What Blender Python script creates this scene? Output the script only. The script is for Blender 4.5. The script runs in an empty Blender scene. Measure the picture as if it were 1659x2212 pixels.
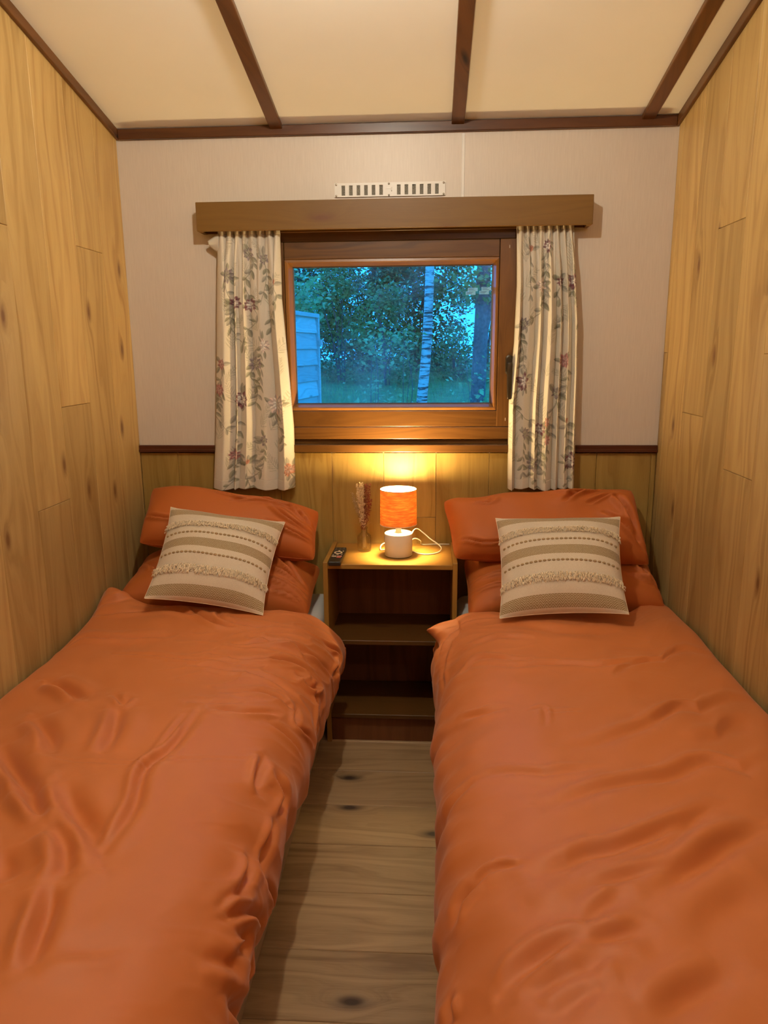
import bpy, bmesh, math, random
import numpy as np
from mathutils import Matrix, Vector

# ------------------------------------------------------------------ camera, world, exposure
S = bpy.context.scene
COL = S.collection
cam_d = bpy.data.cameras.new('camera')
cam_d.sensor_fit = 'HORIZONTAL'; cam_d.sensor_width = 36.0
cam_d.lens = 1610.891 / 1659 * 36.0
cam_d.clip_start = 0.02; cam_d.clip_end = 200
cam = bpy.data.objects.new('camera', cam_d); COL.objects.link(cam)
PITCH, YAW, ROLL = 0.2140, 0.0621, -0.0079
fw = Vector((-math.sin(YAW)*math.cos(PITCH), math.cos(YAW)*math.cos(PITCH), -math.sin(PITCH)))
rt = Vector((math.cos(YAW), math.sin(YAW), 0)); up = rt.cross(fw)
rt, up = rt*math.cos(ROLL)+up*math.sin(ROLL), up*math.cos(ROLL)-rt*math.sin(ROLL)
m = Matrix((rt, up, -fw)).transposed().to_4x4(); m.translation = Vector((1.1411, -2.8665, 1.4507))
cam.matrix_world = m
S.camera = cam

S.view_settings.view_transform = 'Standard'
S.view_settings.look = 'None'
S.view_settings.gamma = 1.0
S.view_settings.use_curve_mapping = False
S.view_settings.exposure = 0.0
S.cycles.use_denoising = True
S.cycles.max_bounces = 10
S.cycles.transparent_max_bounces = 16
S.cycles.sample_clamp_indirect = 6.0

CEILING_LAMP_AT = (0.93, -1.37, 2.40)
CEILING_LAMP_STRENGTH = 1180.0
CEILING_LAMP_COLOUR = (1.0, 0.92, 0.75)
TABLE_LAMP_STRENGTH = 1200.0
TABLE_LAMP_COLOUR = (1.0, 0.69, 0.30)
FILL_LAMP_AT = (1.72, -3.02, 2.30)  # added, unseen bulb standing in for cooler light from behind the camera
FILL_LAMP_STRENGTH = 350.0
FILL_LAMP_COLOUR = (1.0, 0.80, 0.78)
SKY_STRENGTH = 9.0

w = bpy.data.worlds.new('dusk_sky'); S.world = w; w.use_nodes = True
nt = w.node_tree; nt.nodes.clear()
wo = nt.nodes.new('ShaderNodeOutputWorld'); bg = nt.nodes.new('ShaderNodeBackground')
tc = nt.nodes.new('ShaderNodeTexCoord'); sp = nt.nodes.new('ShaderNodeSeparateXYZ'); rp = nt.nodes.new('ShaderNodeValToRGB')
rp.color_ramp.elements[0].position = 0.0; rp.color_ramp.elements[0].color = (0.011, 0.150, 0.41, 1)
rp.color_ramp.elements[1].position = 0.6; rp.color_ramp.elements[1].color = (0.008, 0.122, 0.37, 1)
nt.links.new(tc.outputs['Generated'], sp.inputs[0]); nt.links.new(sp.outputs[2], rp.inputs[0])
nt.links.new(rp.outputs[0], bg.inputs[0]); bg.inputs[1].default_value = SKY_STRENGTH
nt.links.new(bg.outputs[0], wo.inputs[0])

W = 2.0                       # room width, x 0..W; the window wall is y = 0, floor z = 0
ROOM_Y = -3.25
ZT, SLOPE = 2.2345, 0.2062    # ceiling height at the window wall, rise per metre towards the camera
def ceil_z(y): return ZT - SLOPE*y

# ------------------------------------------------------------------ node helper
class Mat:
    def __init__(self, name):
        self.m = bpy.data.materials.new(name); self.m.use_nodes = True
        self.t = self.m.node_tree; self.t.nodes.clear()
        self.out = self.t.nodes.new('ShaderNodeOutputMaterial')
    def n(self, kind, ins=None, **props):
        nd = self.t.nodes.new('ShaderNode'+kind)
        for k, v in props.items(): setattr(nd, k, v)
        for k, v in (ins or {}).items():
            s = nd.inputs[k]
            if isinstance(v, bpy.types.NodeSocket): self.t.links.new(v, s)
            elif isinstance(v, bpy.types.Node): self.t.links.new(v.outputs[0], s)
            else:
                if s.type == 'RGBA' and len(v) == 3: v = (*v, 1)
                s.default_value = v
        return nd
    def math(self, op, a, b=0.0, c=0.0):
        return self.n('Math', {0: a, 1: b, 2: c}, operation=op).outputs[0]
    def ramp(self, fac, stops):
        nd = self.n('ValToRGB', {0: fac}); r = nd.color_ramp
        while len(r.elements) < len(stops): r.elements.new(0.5)
        for e, (p, c) in zip(r.elements, stops):
            e.position = p; e.color = (*c, 1) if len(c) == 3 else c
        return nd.outputs[0]
    def mix(self, fac, a, b, mode='MIX'):
        nd = self.n('Mix', data_type='RGBA', blend_type=mode)
        for i, v in ((0, fac), (6, a), (7, b)):
            s = nd.inputs[i]
            if isinstance(v, bpy.types.NodeSocket): self.t.links.new(v, s)
            else: s.default_value = v if i == 0 else ((*v, 1) if len(v) == 3 else v)
        return nd.outputs[2]
    def bump(self, h, strength, dist=0.002):
        return self.n('Bump', {'Height': h, 'Strength': strength, 'Distance': dist}).outputs[0]
    def bsdf(self, **ins):
        names = {'base': 'Base Color', 'rough': 'Roughness', 'metal': 'Metallic', 'normal': 'Normal', 'spec': 'Specular IOR Level',
                 'sheen': 'Sheen Weight', 'sheen_rough': 'Sheen Roughness', 'coat': 'Coat Weight', 'coat_rough': 'Coat Roughness', 'trans': 'Transmission Weight', 'ior': 'IOR',
                 'emit': 'Emission Color', 'emit_s': 'Emission Strength', 'sheen_tint': 'Sheen Tint'}
        return self.n('BsdfPrincipled', {names[k]: v for k, v in ins.items()})
    def done(self, sh):
        self.t.links.new(sh.outputs[0] if isinstance(sh, bpy.types.Node) else sh, self.out.inputs[0]); return self.m

def plain(name, col, rough=0.5, metal=0.0, var=0.08, scale=30, bump=0.0, **kw):
    a = Mat(name); tc = a.n('TexCoord')
    nz = a.n('TexNoise', {'Vector': tc.outputs['Object'], 'Scale': scale, 'Detail': 4})
    lo = tuple(c*(1-var) for c in col); hi = tuple(min(1, c*(1+var)) for c in col)
    base = a.ramp(nz.outputs[0], [(0.3, lo), (0.7, hi)])
    ins = dict(base=base, rough=rough, metal=metal, **kw)
    if bump: ins['normal'] = a.bump(nz.outputs[0], bump)
    return a.done(a.bsdf(**ins))

def wood(name, light, dark, knot=(0.05, 0.025, 0.01), axis='Z', stretch=0.06, freq=26, rough=0.45, knots=1.0, knot_cell=(2.2, 9.0), contrast=1.0, bump=0.12, coat=0.0, per_piece=0.14):
    """wood grain: stretched fibres, wavy growth rings that bend round scattered knots; each piece offset by its own random number"""
    a = Mat(name); tc = a.n('TexCoord'); oi = a.n('ObjectInfo')
    off = a.n('VectorMath', {0: tc.outputs['Object'], 1: a.n('CombineXYZ', {0: a.math('MULTIPLY', oi.outputs['Random'], 37.0), 1: a.math('MULTIPLY', oi.outputs['Random'], 91.0), 2: a.math('MULTIPLY', oi.outputs['Random'], 53.0)})}, operation='ADD').outputs[0]
    s = a.n('SeparateXYZ', {0: off})
    i = 'XYZ'.index(axis); L = s.outputs[i]; A = s.outputs[(i+1) % 3]; B = s.outputs[(i+2) % 3]
    across = a.math('ADD', A, a.math('MULTIPLY', B, 1.0))
    # knots
    kv = a.n('CombineXYZ', {0: a.math('MULTIPLY', L, knot_cell[0]), 1: a.math('MULTIPLY', across, knot_cell[1]), 2: 0.0})
    vo = a.n('TexVoronoi', {'Vector': kv, 'Scale': 1.0, 'Randomness': 0.95}, voronoi_dimensions='2D')
    vc = a.n('SeparateColor', {0: vo.outputs['Color']})
    on = a.math('GREATER_THAN', vc.outputs[0], 1.0-0.34*knots)
    kd = vo.outputs['Distance']
    kf = a.math('MULTIPLY', a.math('POWER', 2.718, a.math('MULTIPLY', kd, -7.0)), on)
    # warped grain
    wv = a.n('CombineXYZ', {0: a.math('MULTIPLY', L, 0.9), 1: a.math('MULTIPLY', across, 6.0), 2: 0.0})
    wn = a.n('TexNoise', {'Vector': wv, 'Scale': 1.6, 'Detail': 2.0, 'Roughness': 0.45})
    ph = a.math('ADD', a.math('MULTIPLY', across, freq), a.math('ADD', a.math('MULTIPLY', wn.outputs[0], freq*0.22), a.math('MULTIPLY', kf, freq*0.10)))
    gv = a.n('CombineXYZ', {0: ph, 1: a.math('MULTIPLY', L, 1.2), 2: 0.0})
    g1 = a.n('TexNoise', {'Vector': gv, 'Scale': 1.0, 'Detail': 4.0, 'Roughness': 0.62})
    fv = a.n('CombineXYZ', {0: a.math('MULTIPLY', across, 420.0), 1: a.math('MULTIPLY', L, 420.0*stretch*0.35), 2: 0.0})
    g2 = a.n('TexNoise', {'Vector': fv, 'Scale': 1.0, 'Detail': 3.0, 'Roughness': 0.6})
    rings = a.math('SINE', a.math('MULTIPLY', ph, 5.5))
    gsum = a.math('ADD', a.math('MULTIPLY', g1.outputs[0], 0.72), a.math('ADD', a.math('MULTIPLY', g2.outputs[0], 0.22), a.math('MULTIPLY', rings, 0.045)))
    mid = tuple((l*0.55+d*0.45) for l, d in zip(light, dark))
    c0 = 0.5-0.21/contrast; c1 = 0.5+0.21/contrast
    base = a.ramp(gsum, [(c0, dark), (0.47, mid), (c1, light)])
    tone = a.math('ADD', 1.0-per_piece, a.math('MULTIPLY', oi.outputs['Random'], per_piece*1.6))
    base = a.mix(1.0, base, a.n('CombineColor', {0: tone, 1: tone, 2: tone}).outputs[0], 'MULTIPLY')
    kmask = a.ramp(kf, [(0.28, (0, 0, 0)), (0.75, (1, 1, 1))])
    base = a.mix(kmask, base, knot)
    nrm = a.bump(gsum, bump, 0.0015)
    return a.done(a.bsdf(base=base, rough=rough, normal=nrm, coat=coat, coat_rough=0.3, spec=0.32))

def fabric(name, col, rough=0.75, sheen=0.25, weave=900, bump=0.15, tint=(1, 0.8, 0.65)):
    a = Mat(name); tc = a.n('TexCoord')
    nz = a.n('TexNoise', {'Vector': tc.outputs['Object'], 'Scale': weave, 'Detail': 1})
    n2 = a.n('TexNoise', {'Vector': tc.outputs['Object'], 'Scale': 3.0, 'Detail': 3})
    base = a.ramp(n2.outputs[0], [(0.3, tuple(c*0.94 for c in col)), (0.7, tuple(c*1.05 for c in col))])
    return a.done(a.bsdf(base=base, rough=rough, sheen=sheen, sheen_rough=0.4, sheen_tint=tint, normal=a.bump(nz.outputs[0], bump, 0.0005)))

# ------------------------------------------------------------------ palette
OAK = wood('oak_laminate', (0.56, 0.385, 0.150), (0.33, 0.190, 0.058), knot=(0.17, 0.08, 0.025), axis='Z', knots=0.55, knot_cell=(3.4, 8.0), per_piece=0.2)
WAINSCOT = wood('oak_wainscot', (0.43, 0.285, 0.078), (0.27, 0.16, 0.038), knot=(0.13, 0.065, 0.025), axis='Z', knots=0.25, freq=34)
FLOOR = wood('floor_oak', (0.58, 0.39, 0.205), (0.28, 0.170, 0.080), knot=(0.055, 0.035, 0.025), axis='X', knots=1.5, knot_cell=(2.8, 6.0), per_piece=0.2, rough=0.4)
TEAK = wood('stained_hardwood', (0.155, 0.066, 0.013), (0.058, 0.022, 0.004), knot=(0.05, 0.02, 0.008), axis='X', knots=0.0, freq=40, rough=0.38, contrast=0.8, coat=0.08)
TEAK_V = wood('stained_hardwood_upright', (0.155, 0.066, 0.013), (0.058, 0.022, 0.004), knot=(0.05, 0.02, 0.008), axis='Z', knots=0.0, freq=40, rough=0.38, contrast=0.8, coat=0.08)
BEADW = wood('light_bead_wood', (0.30, 0.130, 0.034), (0.17, 0.068, 0.016), axis='X', knots=0.0, rough=0.3, coat=0.3)
BEADW_V = wood('light_bead_wood_upright', (0.30, 0.130, 0.034), (0.17, 0.068, 0.016), axis='Z', knots=0.0, rough=0.3, coat=0.3)
BEAM = wood('beam_wood', (0.165, 0.062, 0.012), (0.075, 0.025, 0.004), knot=(0.02, 0.007, 0.003), axis='Y', knots=0.6, knot_cell=(3.0, 12.0), rough=0.35, coat=0.15)
BEAM_X = wood('cornice_wood', (0.115, 0.040, 0.010), (0.055, 0.017, 0.004), knot=(0.02, 0.006, 0.003), axis='X', knots=0.6, knot_cell=(3.0, 12.0), rough=0.35, coat=0.15)
RAILW = wood('dark_rail_wood', (0.085, 0.022, 0.010), (0.040, 0.010, 0.005), axis='X', knots=0.0, rough=0.3, coat=0.2)
PELMETW = wood('pelmet_pine', (0.215, 0.112, 0.022), (0.145, 0.070, 0.012), knot=(0.13, 0.05, 0.015), axis='X', knots=1.3, knot_cell=(2.4, 8.0), rough=0.45, contrast=0.7)
PINE = wood('nightstand_pine', (0.36, 0.195, 0.040), (0.27, 0.135, 0.025), knot=(0.14, 0.055, 0.02), axis='X', knots=0.3, rough=0.4, contrast=0.7)
PINE_V = wood('nightstand_pine_upright', (0.36, 0.195, 0.040), (0.27, 0.135, 0.025), knot=(0.14, 0.055, 0.02), axis='Z', knots=0.3, rough=0.4, contrast=0.7)
SHADED_SHELFW = wood('shelf_pine_painted_shade', (0.125, 0.054, 0.011), (0.085, 0.035, 0.007), knot=(0.07, 0.025, 0.008), axis='X', knots=0.3, rough=0.45, contrast=0.7)  # nightstand pine darkened: dim light on the shelves put into the colour
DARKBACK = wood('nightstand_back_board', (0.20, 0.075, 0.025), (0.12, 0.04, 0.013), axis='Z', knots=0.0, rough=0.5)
BEDW = wood('bed_side_board', (0.42, 0.30, 0.18), (0.30, 0.20, 0.12), axis='Y', knots=0.2)
def wallboard():
    a = Mat('white_woodgrain_board'); tc = a.n('TexCoord')
    mp = a.n('Mapping', {'Vector': tc.outputs['Object'], 'Scale': (1, 1, 0.05)})
    nz = a.n('TexNoise', {'Vector': mp, 'Scale': 260, 'Detail': 3, 'Roughness': 0.6})
    n2 = a.n('TexNoise', {'Vector': tc.outputs['Object'], 'Scale': 2.5, 'Detail': 3})
    base = a.mix(0.35, a.ramp(nz.outputs[0], [(0.3, (0.57, 0.50, 0.42)), (0.7, (0.65, 0.58, 0.49))]), a.ramp(n2.outputs[0], [(0.3, (0.57, 0.50, 0.42)), (0.7, (0.64, 0.57, 0.48))]))
    return a.done(a.bsdf(base=base, rough=0.42, normal=a.bump(nz.outputs[0], 0.25, 0.001)))
BOARD = wallboard()
CEIL = plain('ceiling_board', (0.86, 0.87, 0.87), 0.7, var=0.02, scale=3)
WHITE = plain('white_plastic', (0.72, 0.69, 0.63), 0.4, var=0.03)
GREY_MESH = plain('grey_insect_mesh', (0.17, 0.155, 0.12), 0.7, var=0.5, scale=400)
SCREW = plain('dull_metal', (0.30, 0.26, 0.20), 0.4, metal=0.8)
BLACK = plain('black_plastic', (0.012, 0.011, 0.011), 0.35, var=0.1)
BRONZE = plain('dark_bronze_metal', (0.045, 0.032, 0.018), 0.38, metal=0.6, var=0.2)
GASKET = plain('grey_glazing_seal', (0.09, 0.085, 0.085), 0.6)
CABLE = plain('white_cable', (0.80, 0.74, 0.60), 0.4, var=0.02)
CERAMIC = plain('cream_ceramic', (0.80, 0.74, 0.64), 0.42, var=0.03, scale=12)
SHEET = fabric('white_sheet', (0.70, 0.68, 0.64), sheen=0.1)
DUVET = fabric('terracotta_cotton', (0.54, 0.160, 0.038), rough=0.6, sheen=0.22)
PILLOWC = fabric('terracotta_pillowcase', (0.46, 0.115, 0.016), rough=0.65, sheen=0.06)
FRINGE = fabric('cream_tufts', (0.92, 0.76, 0.53), sheen=0.2, weave=500)
STITCH = fabric('tan_yarn', (0.40, 0.285, 0.145), sheen=0.2, weave=500)

# ------------------------------------------------------------------ mesh helpers
def link(name, me, mat=None, parent=None, loc=None):
    o = bpy.data.objects.new(name, me); COL.objects.link(o)
    if mat and me is not None and not me.materials: me.materials.append(mat)
    if parent is not None: o.parent = parent
    if loc is not None: o.location = loc
    return o
def mesh(verts, faces, smooth=False, name='mesh'):
    me = bpy.data.meshes.new(name); me.from_pydata([tuple(map(float, v)) for v in verts], [], [tuple(map(int, f)) for f in faces]); me.update()
    if smooth: me.polygons.foreach_set('use_smooth', [True]*len(me.polygons))
    return me
def fastmesh(verts, quads, smooth=True, name='mesh'):
    """numpy verts (n,3), faces (m,k)"""
    me = bpy.data.meshes.new(name); verts = np.asarray(verts, np.float32); quads = np.asarray(quads, np.int32); k = quads.shape[1]
    me.vertices.add(len(verts)); me.vertices.foreach_set('co', verts.ravel())
    me.loops.add(quads.size); me.loops.foreach_set('vertex_index', quads.ravel())
    me.polygons.add(len(quads)); me.polygons.foreach_set('loop_start', np.arange(0, quads.size, k, dtype=np.int32)); me.polygons.foreach_set('loop_total', np.full(len(quads), k, np.int32))
    me.update(calc_edges=True); me.validate()
    if smooth: me.polygons.foreach_set('use_smooth', np.ones(len(me.polygons), bool))
    return me
def grid_faces(nu, nv, flip=False):
    i, j = np.meshgrid(np.arange(nu-1), np.arange(nv-1), indexing='ij'); a = i*nv+j
    f = np.stack([a, a+nv, a+nv+1, a+1], -1).reshape(-1, 4)
    return f[:, ::-1] if flip else f
def bm_box(bm, lo, hi, bev=0.0, seg=1):
    vs = [bm.verts.new((x, y, z)) for x in (lo[0], hi[0]) for y in (lo[1], hi[1]) for z in (lo[2], hi[2])]
    fs = [bm.faces.new([vs[k] for k in q]) for q in ((0, 1, 3, 2), (4, 6, 7, 5), (0, 4, 5, 1), (2, 3, 7, 6), (0, 2, 6, 4), (1, 5, 7, 3))]
    if bev:
        es = list({e for f in fs for e in f.edges})
        bmesh.ops.bevel(bm, geom=es, offset=bev, segments=seg, affect='EDGES', profile=0.5)
def bm_done(bm, smooth=False, name='mesh'):
    bmesh.ops.recalc_face_normals(bm, faces=bm.faces)
    me = bpy.data.meshes.new(name); bm.to_mesh(me); bm.free()
    if smooth: me.polygons.foreach_set('use_smooth', [True]*len(me.polygons))
    return me
def box(name, lo, hi, mat, parent=None, bev=0.0015, seg=1, offset=(0, 0, 0)):
    """box from world corners lo..hi; origin at its centre (offset = world origin of the parent)"""
    c = [(a+b)/2 for a, b in zip(lo, hi)]
    bm = bmesh.new(); bm_box(bm, [a-k for a, k in zip(lo, c)], [b-k for b, k in zip(hi, c)], bev, seg)
    return link(name, bm_done(bm), mat, parent, [a-k for a, k in zip(c, offset)])
def empty(name, loc=(0, 0, 0)):
    o = bpy.data.objects.new(name, None); o.empty_display_size = 0.05; o.location = loc; COL.objects.link(o); return o
def tag(o, label, cat, group=None, kind=None):
    o['label'] = label; o['category'] = cat
    if group: o['group'] = group
    if kind: o['kind'] = kind
    return o
def structure(o): o['kind'] = 'structure'; return o
def lathe(prof, n=48, ribs=0, rib_amp=0.0, rib_z=None):
    """profile of (r, z); ribs modulate the radius between rib_z"""
    v = []; f = []
    for r, z in prof:
        for k in range(n):
            t = 2*math.pi*k/n; rr = r
            if ribs and rib_z[0] < z < rib_z[1]: rr = r*(1+rib_amp*math.cos(ribs*t))
            v.append((rr*math.cos(t), rr*math.sin(t), z))
    for i in range(len(prof)-1):
        for k in range(n): f.append((i*n+k, i*n+(k+1) % n, (i+1)*n+(k+1) % n, (i+1)*n+k))
    if prof[0][0] > 1e-5: f.append(tuple(range(n-1, -1, -1))) if prof[0] != prof[-1] else None
    if prof[-1][0] > 1e-5 and prof[0] != prof[-1]: f.append(tuple((len(prof)-1)*n+k for k in range(n)))
    return v, f
def tube(pts, r, n=8, taper=None, closed=False):
    P = [Vector(p) for p in pts]; v = []; f = []
    for i, p in enumerate(P):
        d = (P[min(i+1, len(P)-1)]-P[max(i-1, 0)]).normalized()
        a = d.cross(Vector((0, 0, 1)))
        if a.length < 1e-3: a = d.cross(Vector((1, 0, 0)))
        a.normalize(); b = d.cross(a)
        rr = r if taper is None else r*(1+(taper-1)*i/(len(P)-1))
        for k in range(n):
            t = 2*math.pi*k/n; v.append(p+a*rr*math.cos(t)+b*rr*math.sin(t))
    for i in range(len(P)-1):
        for k in range(n): f.append((i*n+k, i*n+(k+1) % n, (i+1)*n+(k+1) % n, (i+1)*n+k))
    f.append(tuple(range(n-1, -1, -1))); f.append(tuple((len(P)-1)*n+k for k in range(n)))
    return v, f
def smooth_path(pts, k=8):
    P = [Vector(p) for p in pts]; P = [P[0]*2-P[1]]+P+[P[-1]*2-P[-2]]; o = []
    for i in range(1, len(P)-2):
        a, b, c, d = P[i-1:i+3]
        for j in range(k):
            t = j/k; o.append(0.5*((2*b)+(c-a)*t+(2*a-5*b+4*c-d)*t*t+(3*b-a-3*c+d)*t**3))
    o.append(P[-2]); return o
rng = np.random.default_rng(7)
def smooth_noise(X, Y, scale, seed, n=14):
    r = np.random.default_rng(seed); o = np.zeros_like(X)
    for _ in range(n):
        a = r.uniform(0, 2*np.pi); k = scale*r.uniform(0.5, 1.6); o += np.sin(k*(X*np.cos(a)+Y*np.sin(a))+r.uniform(0, 6.28))
    return o/math.sqrt(n)
def stroke_field(U, V, strokes):
    """folds: each stroke is a crease with a puff on either side of it, fading out at its ends"""
    H = np.zeros_like(U)
    for pts, wd, amp in strokes:
        P = np.array(pts, float)
        # resample as a smooth path
        Q = np.array([tuple(q)[:2] for q in smooth_path([(a, b, 0) for a, b in P], 5)])
        seg = np.linalg.norm(np.diff(Q, axis=0), axis=1); cum = np.r_[0, np.cumsum(seg)]; tot = cum[-1]+1e-9
        lo = Q.min(0)-4*wd; hi = Q.max(0)+4*wd
        ii = np.where((U[:, 0] >= lo[0]) & (U[:, 0] <= hi[0]))[0]; jj = np.where((V[0] >= lo[1]) & (V[0] <= hi[1]))[0]
        if len(ii) == 0 or len(jj) == 0: continue
        sl = (slice(ii[0], ii[-1]+1), slice(jj[0], jj[-1]+1)); u = U[sl]; v = V[sl]
        best = np.full(u.shape, 1e9); sd = np.zeros(u.shape); tt = np.zeros(u.shape)
        for k in range(len(Q)-1):
            d = Q[k+1]-Q[k]; L = seg[k]
            if L < 1e-6: continue
            t = np.clip(((u-Q[k, 0])*d[0]+(v-Q[k, 1])*d[1])/(L*L), 0, 1)
            dx = u-(Q[k, 0]+t*d[0]); dy = v-(Q[k, 1]+t*d[1]); ds = np.hypot(dx, dy); m_ = ds < best
            best[m_] = ds[m_]; sg = np.sign(d[0]*dy-d[1]*dx); sd[m_] = (ds*np.where(sg == 0, 1, sg))[m_]; tt[m_] = ((cum[k]+t*L)/tot)[m_]
        fade = np.clip(np.sin(np.pi*np.clip(tt, 0.02, 0.98)), 0, 1)**0.6
        s = sd/wd
        prof = -0.75*np.exp(-(s/0.75)**2)+0.75*np.exp(-((s-1.1)/0.8)**2)+0.35*np.exp(-((s+1.7)/1.2)**2)
        H[sl] += amp*prof*fade
    return H
# ================================================================== ROOM SHELL
def floor_build():
    fl = structure(box('floor', (-0.02, ROOM_Y, -0.06), (W+0.02, 0.02, -0.0125), FLOOR, bev=0))
    y = -0.0; k = 0
    edges = [0.0, -0.097]
    while edges[-1] > ROOM_Y+0.2: edges.append(edges[-1]-0.2012)
    edges.append(ROOM_Y)
    cuts = [0.35, 1.62, 0.52, 1.75, 0.3, 1.55]
    for i in range(len(edges)-1):
        cx = cuts[i % 6]
        for x0, x1 in ((0.0, cx), (cx, W)):
            o = box('plank', (x0+0.0003, edges[i+1]+0.0005, -0.0122), (x1-0.0003, edges[i]-0.0005, 0.0), FLOOR, None, bev=0.0015)
            o.parent = fl; o.matrix_parent_inverse = Matrix.Translation(fl.location).inverted()
floor_build()

def slope_plank(name, x0, x1, y0, y1, z0, z1, mat, parent):
    """upright plank; z1 None = cut to the sloping ceiling"""
    c = Vector(((x0+x1)/2, (y0+y1)/2, (z0+(z1 or 2.2))/2))
    bm = bmesh.new(); g = 0.0005
    lo = (x0, y0+g, z0+g); hi = (x1, y1-g, (z1 or 2.2)-g)
    bm_box(bm, lo, hi, 0.0013)
    for v in bm.verts:
        if z1 is None and v.co.z > 2.0: v.co.z += (ceil_z(v.co.y)-2.2)
        v.co -= c
    o = link(name, bm_done(bm), mat); o.location = c; o.parent = parent; o.matrix_parent_inverse = Matrix.Translation(parent.location).inverted()
    return o
def sloped_slab(name, x0, x1, mat):
    y0, y1 = ROOM_Y-0.05, 0.05
    v = [(x, y, z) for x in (x0, x1) for y, z in ((y0, -0.06), (y1, -0.06), (y1, ceil_z(y1)+0.05), (y0, ceil_z(y0)+0.05))]
    return structure(link(name, mesh(v, [(0, 1, 2, 3), (7, 6, 5, 4), (0, 4, 5, 1), (1, 5, 6, 2), (2, 6, 7, 3), (3, 7, 4, 0)]), mat))
wl = sloped_slab('wall_left', -0.06, -0.0125, OAK)
wr = sloped_slab('wall_right', W+0.0125, W+0.06, OAK)
ledge = [0.0]+[-0.2*i-0.0 for i in range(1, 17)]
lseam = [None, 1.787, 1.284, 0.995]
for i in range(16):
    y1, y0 = ledge[i], max(ledge[i+1], ROOM_Y)
    sm = None if i == 0 else (1.787, 1.284, 0.995)[(i-1) % 3]
    if sm: slope_plank('plank', -0.0122, 0.0, y0, y1, 0.0, sm, OAK, wl)
    slope_plank('plank', -0.0122, 0.0, y0, y1, sm or 0.0, None, OAK, wl)
redge = [0.0, -0.052]+[-0.052-0.1985*i for i in range(1, 16)]+[ROOM_Y]
rseam = [1.433, None, 1.236, 1.797, 1.102]
for i in range(len(redge)-1):
    sm = rseam[i] if i < 5 else (1.433, 1.236, 1.797, 1.102)[(i-5) % 4]
    if sm: slope_plank('plank', W, W+0.0122, redge[i+1], redge[i], 0.0, sm, OAK, wr)
    slope_plank('plank', W, W+0.0122, redge[i+1], redge[i], sm or 0.0, None, OAK, wr)

# window wall: painted boards round the opening, oak wainscot planks below the rail
WX0, WX1, WZ0, WZ1 = 0.50, 1.50, 1.095, 1.885
def wall_back_build():
    bm = bmesh.new()
    for lo, hi in (((-0.06, 0.0, 1.06), (WX0, 0.06, 2.26)), ((WX1, 0.0, 1.06), (W+0.06, 0.06, 2.26)), ((WX0, 0.0, WZ1), (WX1, 0.06, 2.26)), ((WX0, 0.0, 1.06), (WX1, 0.06, WZ0)), ((-0.06, 0.010, -0.06), (W+0.06, 0.06, 1.06))):
        bm_box(bm, lo, hi)
    wb = structure(link('wall_back', bm_done(bm), BOARD))
    xs = [0.0, 0.150, 0.354, 0.557, 0.760, 0.963, 1.166, 1.370, 1.573, 1.777, 1.981, W]
    for i in range(len(xs)-1):
        parts = [(0.0, 1.064)] if i != 5 else [(0.0, 0.806), (0.806, 1.064)]
        for z0, z1 in parts:
            box('plank', (xs[i]+0.0005, 0.0, z0+0.0004), (xs[i+1]-0.0005, 0.0098, z1-0.0004), WAINSCOT, wb, bev=0.001)
    box('joint_strip', (1.2492, -0.0025, WZ1+0.075), (1.2600, -0.0002, 2.196), WHITE, wb, bev=0.001)
    return wb
wall_back_build()
wf = structure(box('wall_front', (-0.06, ROOM_Y-0.06, -0.06), (W+0.06, ROOM_Y, ceil_z(ROOM_Y)+0.03), OAK, bev=0))

def ceiling_build():
    y0, y1 = ROOM_Y-0.05, 0.06
    v = [(x, y, ceil_z(y)+dz) for x in (-0.06, W+0.06) for y, dz in ((y0, 0.012), (y1, 0.012), (y1, 0.06), (y0, 0.06))]
    ce = structure(link('ceiling', mesh(v, [(0, 1, 2, 3), (7, 6, 5, 4), (0, 4, 5, 1), (1, 5, 6, 2), (2, 6, 7, 3), (3, 7, 4, 0)]), CEIL))
    bx = [0.0, 0.590, 1.234, 1.888, W]
    for i in range(4):
        a, b = bx[i]+0.0005, bx[i+1]-0.0005
        v = [(x, y, ceil_z(y)+dz) for x in (a, b) for y, dz in ((ROOM_Y, 0.0), (0.0, 0.0), (0.0, 0.0115), (ROOM_Y, 0.0115))]
        link('ceiling_panel', mesh(v, [(0, 1, 2, 3), (7, 6, 5, 4), (0, 4, 5, 1), (1, 5, 6, 2), (2, 6, 7, 3), (3, 7, 4, 0)]), CEIL, ce)
    for x in bx[1:4]:
        hw, d = 0.0225, 0.017
        bm = bmesh.new(); bm_box(bm, (-hw, ROOM_Y/2+0.001, -d), (hw, -ROOM_Y/2-0.014, 0.0), 0.003, 2)
        for q in bm.verts: q.co.z += -SLOPE*q.co.y
        link('beam', bm_done(bm), BEAM, ce, (x, ROOM_Y/2, ceil_z(ROOM_Y/2)))
ceiling_build()
bm = bmesh.new(); bm_box(bm, (0.0125, -0.016, ZT-0.0345), (W-0.0125, -0.0002, ZT-0.0005), 0.002)
structure(link('trim_1', bm_done(bm), BEAM_X))
for n_, xa, xb in ((2, 0.0002, 0.0125), (3, W-0.0125, W-0.0002)):
    bm = bmesh.new(); bm_box(bm, (xa, ROOM_Y/2+0.001, -0.034), (xb, -ROOM_Y/2-0.0002, -0.0005), 0.002)
    for q in bm.verts: q.co.z += -SLOPE*q.co.y
    structure(link('trim_%d' % n_, bm_done(bm), BEAM, None, (0, ROOM_Y/2, ceil_z(ROOM_Y/2))))
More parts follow.
